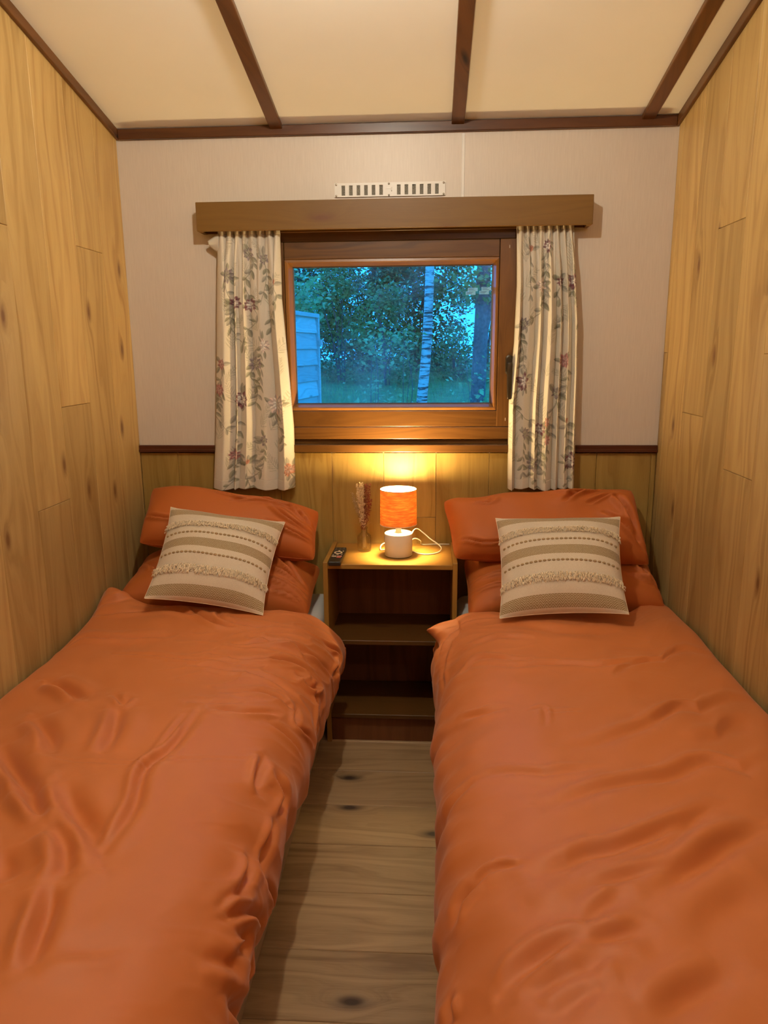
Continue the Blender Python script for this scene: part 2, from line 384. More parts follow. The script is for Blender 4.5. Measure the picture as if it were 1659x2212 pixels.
# dado rail along the window wall and the flat casing strip under the window
bm = bmesh.new(); bm_box(bm, (0.0005, -0.012, 1.0645), (W-0.0005, -0.0002, 1.092), 0.003, 2)
bm_box(bm, (0.0005, -0.016, 1.0645), (W-0.0005, -0.0002, 1.076), 0.002)
structure(link('trim_4', bm_done(bm), RAILW))
# ================================================================== WINDOW
def pane_glass():
    a = Mat('window_glass')
    tr = a.n('BsdfTransparent', {'Color': (0.80, 0.95, 0.98)}); gl = a.n('BsdfGlossy', {'Color': (0.9, 0.97, 1.0), 'Roughness': 0.02})
    fr = a.n('Fresnel', {'IOR': 1.5})
    tc = a.n('TexCoord'); nz = a.n('TexNoise', {'Vector': tc.outputs['Object'], 'Scale': 3.5, 'Detail': 3})
    film = a.n('BsdfTranslucent', {'Color': (0.75, 0.85, 0.9)})
    f1 = a.n('MixShader', {0: fr.outputs[0], 1: tr, 2: gl})
    dirt = a.ramp(nz.outputs[0], [(0.45, (0.0, 0.0, 0.0)), (0.75, (0.10, 0.10, 0.10))])
    return a.done(a.n('MixShader', {0: dirt, 1: f1, 2: film}))
def window_build():
    w1 = structure(empty('window_1', (1.0, 0.0, 1.10)))
    F = -0.015
    def part(name, lo, hi, mat, bev=0.0025, seg=2):
        return box(name, lo, hi, mat, w1, bev, seg, offset=tuple(w1.location))
    # outer casing
    part('head_casing', (0.5005, -0.010, 1.8395), (1.4995, 0.05, 1.8845), TEAK)
    part('side_casing', (0.5005, F, 1.1635), (0.601, 0.05, 1.839), TEAK_V)
    part('sill_board', (0.5005, -0.014, 1.116), (1.4995, 0.05, 1.1625), TEAK)
    part('sill_gap_board', (0.5005, -0.002, 1.0955), (1.4995, 0.05, 1.1155), TEAK, 0.001, 1)
    part('apron_moulding', (0.5585, -0.030, 1.066), (1.4995, -0.0165, 1.097), TEAK, 0.004, 3)
    # opening leaf
    part('top_rail', (0.6025, F, 1.7775), (1.3905, 0.045, 1.8385), TEAK)
    part('bottom_rail', (0.6025, F, 1.1640), (1.4075, 0.045, 1.2245), TEAK)
    part('lock_stile', (1.4085 if False else 1.3920, -0.018, 1.1645), (1.4585, 0.045, 1.8385), TEAK_V)
    part('side_casing', (1.4595, F, 1.1635), (1.4995, 0.05, 1.839), TEAK_V)
    # sloping glazing beads: flat face then a bevel falling back to the glass
    xo0, xo1, zo0, zo1 = 0.6035, 1.3895, 1.2255, 1.7765
    xi0, xi1, zi0, zi1 = 0.627, 1.371, 1.2475, 1.7555
    def bead(corners_out, corners_in, mat, name='glazing_bead'):
        (ax, az), (bx_, bz) = corners_out; (cx, cz), (dx, dz) = corners_in
        def lerp(p, q, t): return (p[0]+(q[0]-p[0])*t, p[1]+(q[1]-p[1])*t)
        a2, b2 = lerp((ax, az), (cx, cz), 0.42), lerp((bx_, bz), (dx, dz), 0.42)
        prof = [((ax, az), (bx_, bz), 0.018), ((ax, az), (bx_, bz), F+0.002), (a2, b2, F), (lerp(a2, (cx, cz), .25), lerp(b2, (dx, dz), .25), F+0.002), ((cx, cz), (dx, dz), 0.014), ((cx, cz), (dx, dz), 0.018)]
        v = []; f = []
        for p, q, y in prof: v += [(p[0], y, p[1]), (q[0], y, q[1])]
        for i in range(len(prof)-1): f.append((2*i, 2*i+1, 2*i+3, 2*i+2))
        f.append((0, 10, 11, 1)); f.append(tuple(range(0, 12, 2))); f.append(tuple(range(11, 0, -2)))
        o = link(name, mesh([(x-w1.location.x, y, z-w1.location.z) for x, y, z in v], f), mat, w1)
        bm_ = bmesh.new(); bm_.from_mesh(o.data); bmesh.ops.recalc_face_normals(bm_, faces=bm_.faces); bm_.to_mesh(o.data); bm_.free()
    g = 0.0004
    bead([(xo0+g, zo1), (xo1-g, zo1)], [(xi0, zi1), (xi1, zi1)], BEADW)
    bead([(xo0+g, zo0), (xo1-g, zo0)], [(xi0, zi0), (xi1, zi0)], BEADW)
    bead([(xo0, zo0+g), (xo0, zo1-g)], [(xi0, zi0), (xi0, zi1)], BEADW_V)
    bead([(xo1, zo0+g), (xo1, zo1-g)], [(xi1, zi0), (xi1, zi1)], BEADW_V)
    # seal round the glass
    bm = bmesh.new(); t = 0.0045
    for lo, hi in (((xi0, 0.0185, zi0), (xi1, 0.0245, zi0+t)), ((xi0, 0.0185, zi1-t), (xi1, 0.0245, zi1)), ((xi0, 0.0185, zi0+t), (xi0+t, 0.0245, zi1-t)), ((xi1-t, 0.0185, zi0+t), (xi1, 0.0245, zi1-t))):
        bm_box(bm, lo, hi)
    for v in bm.verts: v.co -= w1.location
    link('glazing_seal', bm_done(bm), GASKET, w1)
    o = part('glass_pane', (xi0-0.012, 0.025, zi0-0.012), (xi1+0.012, 0.0285, zi1+0.012), pane_glass(), 0.0)
    part('weather_stop', (0.6025, 0.0295, 1.2250), (xi0-0.002, 0.0445, 1.777), TEAK_V, 0.001, 1)
    part('weather_stop', (xi1+0.002, 0.0295, 1.2250), (1.391, 0.0445, 1.777), TEAK_V, 0.001, 1)
    # hinge pin covers on the stile
    for z in (1.806, 1.186): part('pin_cover', (1.4245, -0.0195, z), (1.4262, -0.0175, z+0.011), WHITE, 0.0004, 1)
    # handle: oval rose and a lever hanging down
    hx, hz = 1.4335, 1.392
    v, f = [], []
    n = 32
    for y, s in ((-0.0182, 1.0), (-0.026, 1.0), (-0.0285, 0.82)):
        for k in range(n):
            t = 2*math.pi*k/n; c, s_ = math.cos(t), math.sin(t)
            v.append((0.0135*s*c, y, (0.022 if s_ > 0 else -0.022)*0+(0.0135*s*s_+math.copysign(0.023, s_)*s)))
    for i in range(2):
        for k in range(n): f.append((i*n+k, i*n+(k+1) % n, (i+1)*n+(k+1) % n, (i+1)*n+k))
    f.append(tuple(2*n+k for k in range(n)))
    hd = link('window_handle', mesh(v, f), BRONZE, w1, (hx-w1.location.x, 0, hz-w1.location.z))
    bm = bmesh.new(); bm_box(bm, (-0.008, -0.050, -0.012), (0.008, -0.0287, 0.010), 0.003, 2)
    link('handle_neck', bm_done(bm, False), BRONZE, hd)
    bm = bmesh.new(); r = []
    secs = [(0.012, 0.0085, 0.011), (0.004, 0.0100, 0.013), (-0.03, 0.0098, 0.012), (-0.08, 0.0088, 0.0105), (-0.118, 0.0078, 0.0095), (-0.124, 0.0066, 0.008)]
    vv = []; ff = []
    for z, hw, th in secs:
        for k in range(10):
            t = 2*math.pi*k/10; vv.append((hw*math.copysign(abs(math.cos(t))**0.6, math.cos(t)), -0.0495-0.5*th+0.5*th*math.copysign(abs(math.sin(t))**0.6, math.sin(t)), z))
    for i in range(len(secs)-1):
        for k in range(10): ff.append((i*10+k, i*10+(k+1) % 10, (i+1)*10+(k+1) % 10, (i+1)*10+k))
    ff.append(tuple(range(9, -1, -1))); ff.append(tuple(50+k for k in range(10)))
    bm.free()
    link('handle_lever', mesh(vv, ff, True), BRONZE, hd)
    # two small printed labels left on the outside of the glass
    lab = plain('pale_label_paper', (0.75, 0.85, 0.9), 0.6, var=0.05)
    ink = plain('label_print', (0.10, 0.16, 0.30), 0.6)
    for x0, z0, sk in ((1.272, 1.648, 0), (1.322, 1.650, 0)):
        for q, (dx, dz) in enumerate(((0.008, 0.013), (0.0, 0.0))):
            lb = part('glass_label', (x0+dx, 0.0287, z0+dz), (x0+dx+0.036, 0.0292, z0+dz+0.0125), lab, 0.0)
            for k in range(3):
                lw = (0.024, 0.018, 0.021)[(k+q) % 3]
                box('print_line', (x0+dx+0.003, 0.0283, z0+dz+0.003+k*0.003), (x0+dx+0.003+lw, 0.02865, z0+dz+0.0042+k*0.003), ink, lb, 0, offset=tuple(Vector(w1.location)+Vector(lb.location)))
    return w1
window_build()

# ================================================================== PELMET
pel = tag(empty('pelmet', (1.0, 0.0, 1.97)), 'long golden pine pelmet board boxed over the window and curtain tops', 'pelmet')
def pbox(name, lo, hi, mat=PELMETW, bev=0.0015): return box(name, lo, hi, mat, pel, bev, 1, tuple(pel.location))
pbox('front_board', (0.3035, -0.085, 1.8715), (1.7025, -0.069, 1.9695))
pbox('end_board', (0.3035, -0.0685, 1.8715), (0.3195, -0.0005, 1.9695))
pbox('end_board', (1.6865, -0.0685, 1.8715), (1.7025, -0.0005, 1.9695))
pbox('top_board', (0.320, -0.0685, 1.9555), (1.686, -0.0005, 1.9690))
tr = pbox('curtain_track', (0.325, -0.052, 1.938), (1.680, -0.038, 1.9550), WHITE, 0.001)
pbox('backing_batten', (0.320, -0.0165, 1.8725), (1.686, -0.0005, 1.890), TEAK, 0.001)

# ================================================================== AIR VENT
def vent_build():
    v = tag(empty('air_vent', (0.993, -0.001, 2.0145)), 'narrow white slotted air vent screwed to the wall above the pelmet', 'vent')
    x0, x1, z0, z1 = -0.199, 0.199, -0.0235, 0.0235
    bm = bmesh.new(); d0, d1 = -0.006, 0.0
    pitch = 0.0273
    lx = [-0.174+i*pitch for i in range(6)]; rx = [0.026+i*pitch for i in range(6)]
    sl = [(x, x+0.0130) for x in lx+rx]
    bm_box(bm, (x0, d0, 0.0155), (x1, d1, z1)); bm_box(bm, (x0, d0, z0), (x1, d1, -0.0185))
    cur = x0
    for a, b in sl:
        bm_box(bm, (cur, d0, -0.0185), (a, d1, 0.0155)); cur = b
    bm_box(bm, (cur, d0, -0.0185), (x1, d1, 0.0155))
    link('vent_plate', bm_done(bm), WHITE, v)
    for a, b in sl:
        bm = bmesh.new(); bm_box(bm, (a, -0.0018, -0.0185), (b, -0.0003, 0.0155)); link('vent_mesh', bm_done(bm), GREY_MESH, v)
    vv, ff = lathe([(0.0036, 0), (0.0036, 0.0014), (0.0024, 0.0022), (0.0, 0.0022)], 12)
    sm = mesh([(x, -z, y) for x, y, z in vv], ff, True)
    for x, z in ((-0.193, 0.0185), (-0.193, -0.0195), (0.193, 0.0185), (0.193, -0.0195), (-0.003, 0.0185), (-0.003, -0.0195)):
        link('screw', sm, SCREW, v, (x, -0.006, z))
    bm = bmesh.new(); bm_box(bm, (-0.014, -0.0072, 0.002), (0.004, -0.0061, 0.0045)); bm_box(bm, (0.0045, -0.0105, -0.006), (0.0085, -0.0061, 0.0065), 0.0006)
    link('slide_knob', bm_done(bm), WHITE, v)
vent_build()

# ================================================================== CURTAINS (woven cloth with a printed flower pattern held per vertex)
def paint_print(nu, nv, wid, hgt, seed, flowers):
    """RGB print on an nu x nv raster of the cloth; x across (m), y down (m)"""
    r = np.random.default_rng(seed)
    X, Y = np.meshgrid(np.linspace(0, wid, nu), np.linspace(0, hgt, nv), indexing='ij')
    img = np.empty((nu, nv, 3)); img[:] = (0.70, 0.645, 0.535)
    img *= (1+0.015*r.standard_normal((nu, nv, 1)))
    olive = np.array((0.235, 0.225, 0.150)); pale = np.array((0.44, 0.415, 0.31)); grey = np.array((0.33, 0.31, 0.25))
    plum = np.array((0.17, 0.045, 0.065)); pink = np.array((0.42, 0.17, 0.17)); rose = np.array((0.58, 0.40, 0.35)); white = np.array((0.80, 0.76, 0.68)); greyp = np.array((0.27, 0.22, 0.23)); coral = np.array((0.50, 0.22, 0.14))
    def blend(cx, cy, rad, fn):
        i0, i1 = np.searchsorted(X[:, 0], [cx-rad, cx+rad]); j0, j1 = np.searchsorted(Y[0], [cy-rad, cy+rad])
        if i1 <= i0 or j1 <= j0: return
        s = (slice(i0, i1), slice(j0, j1)); fn(X[s]-cx, Y[s]-cy, img[s])
    def leaf(cx, cy, ang, ln, wd, col, al=0.85, vein=True):
        def fn(x, y, im):
            u = (x*math.cos(ang)+y*math.sin(ang))/ln; v = (-x*math.sin(ang)+y*math.cos(ang))/wd
            m_ = np.clip(1-np.abs(v)/np.clip(np.sin(np.pi*np.clip(u, 0, 1))**0.8, 1e-3, 1), 0, 1)*(u > 0)*(u < 1)
            a = np.clip(m_*4, 0, 1)*al; sh = 1+0.28*np.sign(v)*(np.abs(v) > 0.06) if vein else np.ones_like(u)
            im[:] = im*(1-a[..., None])+np.clip(col*sh[..., None], 0, 1)*a[..., None]
        blend(cx, cy, ln, fn)
    def stem(pts, wd, col, al=0.8):
        P = smooth_path([(a, b, 0) for a, b in pts], 8)
        for a, b in zip(P[:-1], P[1:]):
            d = b-a; L = max(d.length, 1e-5)
            def fn(x, y, im):
                t = np.clip((x*d.x+y*d.y)/(L*L)+0.5, 0, 1); dist = np.hypot(x-(t-0.5)*d.x, y-(t-0.5)*d.y)
                al_ = np.clip(1.6-dist/wd, 0, 1)*al; im[:] = im*(1-al_[..., None])+col*al_[..., None]
            blend((a.x+b.x)/2, (a.y+b.y)/2, L/2+3*wd, fn)
        return P
    def fern(cx, cy, ang, ln):
        for k in range(9):
            t = k/9; px = cx+math.cos(ang)*ln*t; py = cy+math.sin(ang)*ln*t
            for s in (-1, 1):
                leaf(px, py, ang+s*(0.75+0.1*r.standard_normal()), ln*0.42*(1-0.6*t), 0.0017, pale, 0.75, False)
        stem([(cx, cy), (cx+math.cos(ang)*ln*0.5, cy+math.sin(ang)*ln*0.5), (cx+math.cos(ang)*ln, cy+math.sin(ang)*ln)], 0.0008, pale)
    def flower(cx, cy, rad, kind):
        out, inn = {'plum': (plum, white), 'pink': (pink, rose), 'white': (rose*0.6+white*0.4, white), 'grey': (greyp, pale), 'coral': (coral, rose), 'bud': (coral, coral)}[kind]
        if kind == 'bud':
            for a in (-0.35, 0.0, 0.35): leaf(cx, cy, -math.pi/2+a+0.3*r.standard_normal(), rad*1.2, rad*0.36, out, 0.9)
            return
        for ring, (n, lr, c) in enumerate(((9, 1.0, out), (8, 0.74, out*0.55+inn*0.45), (7, 0.52, inn))):
            ph = r.uniform(0, 6.28)
            for k in range(n):
                a = ph+2*math.pi*k/n+0.15*r.standard_normal()
                leaf(cx, cy, a, rad*lr*r.uniform(0.85, 1.1), rad*0.23*lr+0.001, np.clip(c*r.uniform(0.75, 1.2), 0, 1), 0.9)
        for k in range(4): leaf(cx+rad*0.1*r.standard_normal(), cy+rad*0.1*r.standard_normal(), r.uniform(0, 6.28), rad*0.25, rad*0.08, out*0.8, 0.8, False)
    # background sprays, then trailing stems with leaves, then flowers
    for cy in np.arange(0.02, hgt, 0.085):
        for cx in (wid*r.uniform(0.02, 0.3), wid*r.uniform(0.4, 0.6), wid*r.uniform(0.7, 0.98)):
            fern(cx, cy+r.uniform(-0.03, 0.03), r.uniform(-2.6, -0.6), r.uniform(0.06, 0.10))
    for fx, fy, rad, kind in flowers:
        x, y = fx*wid, fy*hgt
        a = r.uniform(0.9, 2.2); P = stem([(x, y), (x+0.03*math.cos(a)+0.01*r.standard_normal(), y+0.045), (x+0.055*math.cos(a)*r.choice([-1, 1]), y+0.10), (x+0.04*r.standard_normal(), y+0.16)], 0.0011, olive*0.9)
        for k in range(6, len(P)-1, 4):
            d = P[k+1]-P[k]; an = math.atan2(d.y, d.x)
            for s in (-1, 1):
                if r.random() < 0.75: leaf(P[k].x, P[k].y, an+s*r.uniform(0.5, 1.1), r.uniform(0.024, 0.040), r.uniform(0.006, 0.0095), (olive, grey, olive*1.25)[r.integers(3)], 0.85)
        for k in range(5):
            an = r.uniform(0, 6.28); leaf(x+0.6*rad*math.cos(an), y+0.6*rad*math.sin(an), an+0.3*r.standard_normal(), r.uniform(0.028, 0.046), 0.009, (olive, grey)[r.integers(2)], 0.8)
    for fx, fy, rad, kind in flowers: flower(fx*wid, fy*hgt, rad*1.2, kind)
    return np.clip(img, 0, 1)
def curtain_cloth():
    a = Mat('printed_curtain_cotton'); at = a.n('Attribute', attribute_name='print')
    tc = a.n('TexCoord'); nz = a.n('TexNoise', {'Vector': tc.outputs['Object'], 'Scale': 900, 'Detail': 1})
    bs = a.bsdf(base=at.outputs['Color'], rough=0.7, sheen=0.15, normal=a.bump(nz.outputs[0], 0.15, 0.0005))
    tl = a.n('BsdfTranslucent', {'Color': at.outputs['Color']})
    return a.done(a.n('MixShader', {0: 0.15, 1: bs, 2: tl}))
CLOTH = curtain_cloth()
def curtain(label, left, right, ztop, zbot, folds_b, n_top, seed, flowers, mirror):
    nu, nv = 230, 470
    u = np.linspace(0, 1, nu); v = np.linspace(0, 1, nv); U, V = np.meshgrid(u, v, indexing='ij')
    xl = np.interp(V, *left); xr = np.interp(V, *right)
    # phase: valleys (creases) sit at whole numbers
    fb = np.r_[0.0, folds_b, 1.0]; phb = np.interp(np.clip(U+0.010*np.sin(4*V+seed)*np.sin(np.pi*U), 0, 1), fb, np.arange(len(fb)))
    famp = np.random.default_rng(seed+3).uniform(0.45, 1.25, len(fb)+1); fa = famp[np.clip(phb.astype(int), 0, len(fb)-1)]
    pht = U*n_top+0.12*np.sin(9*U+seed)
    def prof(ph, k):   # rounded tops, tight creases
        s = np.abs(np.sin(np.pi*ph)); return s**k
    wt = np.clip(1-V/0.16, 0, 1)**1.5
    mid = np.clip(1-np.abs(V-0.16)/0.22, 0, 1)
    y = -0.020*wt*prof(pht, 0.6)-(0.037*(1-wt))*(0.35+0.65*np.clip(V*3.0, 0, 1))*prof(phb, 0.45)*fa-0.008*mid*prof(pht, 0.8)
    y += 0.004*smooth_noise(U*1.0, V*0.6, 9, seed)*(0.3+V)
    x = xl+(xr-xl)*(U+0.022*np.sin(2*np.pi*phb)*(1-wt)+0.008*np.sin(2*np.pi*pht)*wt)
    z = ztop+(zbot-ztop)*V-0.004*prof(phb, 0.6)*V+0.003*np.sin(11*U+seed)*V
    z += np.where(V < 0.01, 0.004*prof(pht, .5), 0)
    # heading tape: pinch under the gathered head
    y += 0.006*np.exp(-((V-0.022)/0.008)**2)*(1-prof(pht, 1.0))
    P = np.stack([x, -0.028+y, z], -1)
    ox, oz = float(xl.mean()+xr.mean())/2, zbot
    root = tag(empty('curtain', (ox, -0.045, oz)), label, 'curtain')
    P0 = P-np.array((ox, -0.045, oz))
    F = grid_faces(nu, nv); pr = paint_print(nu, nv, 0.36, 0.95, seed, flowers)
    def cloth(name, sel):
        j0, j1 = sel; sub = P0[:, j0:j1].reshape(-1, 3)
        me = fastmesh(sub, grid_faces(nu, j1-j0)); col = me.color_attributes.new('print', 'FLOAT_COLOR', 'POINT')
        c = np.ones((nu*(j1-j0), 4), np.float32); c[:, :3] = pr[:, j0:j1].reshape(-1, 3); col.data.foreach_set('color', c.ravel())
        o = link(name, me, CLOTH, root)
        s = o.modifiers.new('thickness', 'SOLIDIFY'); s.thickness = 0.0012; s.offset = 0
        return o
    jh = int(nv*0.022); jb = int(nv*0.958)
    cloth('gathered_heading', (0, jh+1)); cloth('drop', (jh, jb+1))
    P0[:, jb:, 1] -= 0.0012; cloth('hem', (jb, nv))
    # gliders holding the heading to the track
    bm = bmesh.new(); bm_box(bm, (-0.003, -0.004, -0.004), (0.003, 0.004, 0.0535), 0.001); gm = bm_done(bm)
    for k in range(n_top+1):
        i = min(nu-1, int((k/n_top)*(nu-1))); p = P0[i, 0]
        link('glider', gm, WHITE, root, (p[0], 0.0, ztop-oz))
    return root, pr
cl, _ = curtain('cream floral curtain left of the window, its outer top corner folded out', ([0, .36, .75, 1], [.366, .343, .318, .295]), ([0, .26, .53, .75, 1], [.596, .593, .609, .621, .618]), 1.884, 0.928,
    [.255, .325, .506, .797], 8, 3,
    [(.35, .64, .030, 'plum'), (.05, .60, .020, 'pink'), (.08, .50, .018, 'pink'), (.70, .43, .026, 'white'), (.82, .66, .036, 'white'), (.19, .17, .026, 'grey'), (.90, .21, .018, 'bud'), (.27, .86, .020, 'pink'), (.44, .90, .015, 'bud'), (.96, .92, .024, 'coral'), (.52, .28, .022, 'plum'), (.55, .50, .024, 'grey'), (.75, .11, .018, 'grey'), (.30, .27, .022, 'plum'), (.63, .80, .020, 'grey'), (.5, .09, .02, 'grey')], False)
cr, _ = curtain('cream floral curtain right of the window beside the handle', ([0, .22, .43, .66, 1], [1.447, 1.453, 1.449, 1.436, 1.440]), ([0, .36, .55, 1], [1.645, 1.677, 1.684, 1.688]), 1.884, 0.932,
    [.10, .33, .45, .66, .76, .91], 8, 11,
    [(.18, .58, .032, 'plum'), (.78, .50, .022, 'pink'), (.95, .21, .026, 'plum'), (.52, .08, .020, 'plum'), (.93, .89, .030, 'plum'), (.56, .80, .020, 'pink'), (.55, .73, .018, 'coral'), (.68, .62, .020, 'grey'), (.40, .22, .024, 'white'), (.36, .90, .024, 'grey'), (.24, .10, .018, 'bud'), (.12, .36, .020, 'grey'), (.72, .21, .018, 'plum'), (.45, .76, .020, 'plum'), (.85, .74, .016, 'bud'), (.25, .78, .02, 'grey')], True)
def folded_corner():
    # the stiff outer corner of the heading stands out past the side of the curtain
    v = []; f = []
    base = [(0.371, -0.050, 1.868), (0.365, -0.038, 1.800)]
    tips = [(0.330, -0.060, 1.838), (0.350, -0.030, 1.815)]
    n = 12
    for i in range(n+1):
        t = i/n
        a = Vector((0.374, -0.048, 1.870)).lerp(Vector((0.331, -0.050, 1.842)), t); b = Vector((0.366, -0.030, 1.795)).lerp(Vector((0.336, -0.038, 1.822)), t)
        for j in range(7):
            s = j/6; p = a.lerp(b, s); p.y -= 0.010*math.sin(math.pi*s)*(1-0.5*t); v.append(p-Vector(cl.location))
    f = grid_faces(n+1, 7)
    me = fastmesh([tuple(p) for p in v], f); col = me.color_attributes.new('print', 'FLOAT_COLOR', 'POINT')
    c = np.ones((len(v), 4), np.float32); c[:, :3] = (0.66, 0.61, 0.50); col.data.foreach_set('color', c.ravel())
    o = link('folded_corner', me, CLOTH, cl); s = o.modifiers.new('thickness', 'SOLIDIFY'); s.thickness = 0.0015
folded_corner()
# ================================================================== BEDS
def bed(x0, x1, label):
    b = tag(empty('bed_frame', ((x0+x1)/2, -1.03, 0.0)), label, 'bed')
    off = tuple(b.location); y0, y1 = -2.10, -0.012
    inner = 1 if x0 < 1 else -1
    box('side_board', (x0, y0, 0.075), (x0+0.02, y1, 0.285), BEDW, b, 0.002, 1, off)
    box('side_board', (x1-0.02, y0, 0.075), (x1, y1, 0.285), BEDW, b, 0.002, 1, off)
    for y in (y0, y1-0.02): box('end_board', (x0+0.0205, y, 0.075), (x1-0.0205, y+0.02, 0.285), BEDW, b, 0.002, 1, off)
    box('platform', (x0+0.0205, y0+0.0205, 0.262), (x1-0.0205, y1-0.0205, 0.28), BEDW, b, 0.001, 1, off)
    for x in (x0+0.025, x1-0.07):
        for y in (y0+0.03, y1-0.09): box('leg', (x, y, 0.0), (x+0.045, y+0.045, 0.262), BEDW, b, 0.002, 1, off)
    return b
def mattress(x0, x1, label):
    b = tag(empty('mattress', ((x0+x1)/2, -1.05, 0.286)), label, 'mattress')
    off = tuple(b.location)
    bx_ = box('fitted_sheet', (x0, -2.09, 0.287), (x1, -0.015, 0.500), SHEET, b, 0.035, 4, off)
    for p in bx_.data.polygons: p.use_smooth = True
    return b
bed(0.004, 0.752, 'beige single bed base under the bedding along the left wall')
bed(1.250, 1.996, 'beige single bed base under the bedding along the right wall')
mattress(0.006, 0.752, 'white sheeted mattress in the left bed, a corner showing by the nightstand')
mattress(1.250, 1.994, 'white sheeted mattress in the right bed, under the duvet')

# ---- duvets: a puffed quilt over the mattress, hanging over the aisle side
def spline2(pts):
    P=np.array(pts,float); P=np.vstack([2*P[0]-P[1],P,2*P[-1]-P[-2]]); out=[]
    for i in range(1,len(P)-2):
        t=np.linspace(0,1,24,endpoint=False)[:,None]; a,b,c,d=P[i-1:i+3]
        out.append(.5*(2*b+(c-a)*t+(2*a-5*b+4*c-d)*t*t+(3*b-a-3*c+d)*t**3))
    o=np.vstack(out+[P[-2:-1]]); return np.r_[0,np.cumsum(np.linalg.norm(np.diff(o,axis=0),axis=1))],o
SEC=[(.012,.553),(.05,.577),(.2,.592),(.4,.600),(.57,.596),(.67,.580),(.755,.545),(.82,.485),(.848,.42),(.848,.36),(.835,.315),(.80,.29),(.765,.295)]
SS,SO=spline2(SEC)
ULEN=SS[-1]
HEAD={'L':([0,.15,.4,.6,.75,.9],[-.41,-.46,-.50,-.49,-.43,-.37]),'R':([0,.09,.2,.62,.74,.9],[-.20,-.28,-.44,-.46,-.40,-.36])}
VLEN=1.95
def duvet_base(u,v,side):
    x=np.interp(u,SS,SO[:,0]); z=np.interp(u,SS,SO[:,1])
    yh=np.interp(u,*HEAD[side])
    pull=.026*np.clip(.3+v,.3,1) if side=='L' else .011
    x=x-pull*np.clip((x-.5)/.35,0,1)
    r=.04; skirt=.05; q=r*np.pi/2
    w=v-skirt
    phi=np.clip(w/r,0,np.pi/2)
    y=yh-np.where(w<q, r*(1-np.cos(phi)), r+(w-q))
    dz=-r*(1-np.sin(phi))-np.clip(skirt-v,0,None)
    side_w=np.clip((z-.40)/.15,0,1)   # the rolled edge fades out on the hanging side
    z=z+dz*side_w
    if side=='L':
        z=z+.085*np.exp(-((y+.42)/.12)**2-(x/.16)**2)+.012*np.exp(-((y+.62)/.10)**2)
    else:
        z=z+.010*np.exp(-((y+.62)/.12)**2)
    if side=='R': x=2.0-x
    return np.stack([x,y,z],-1)
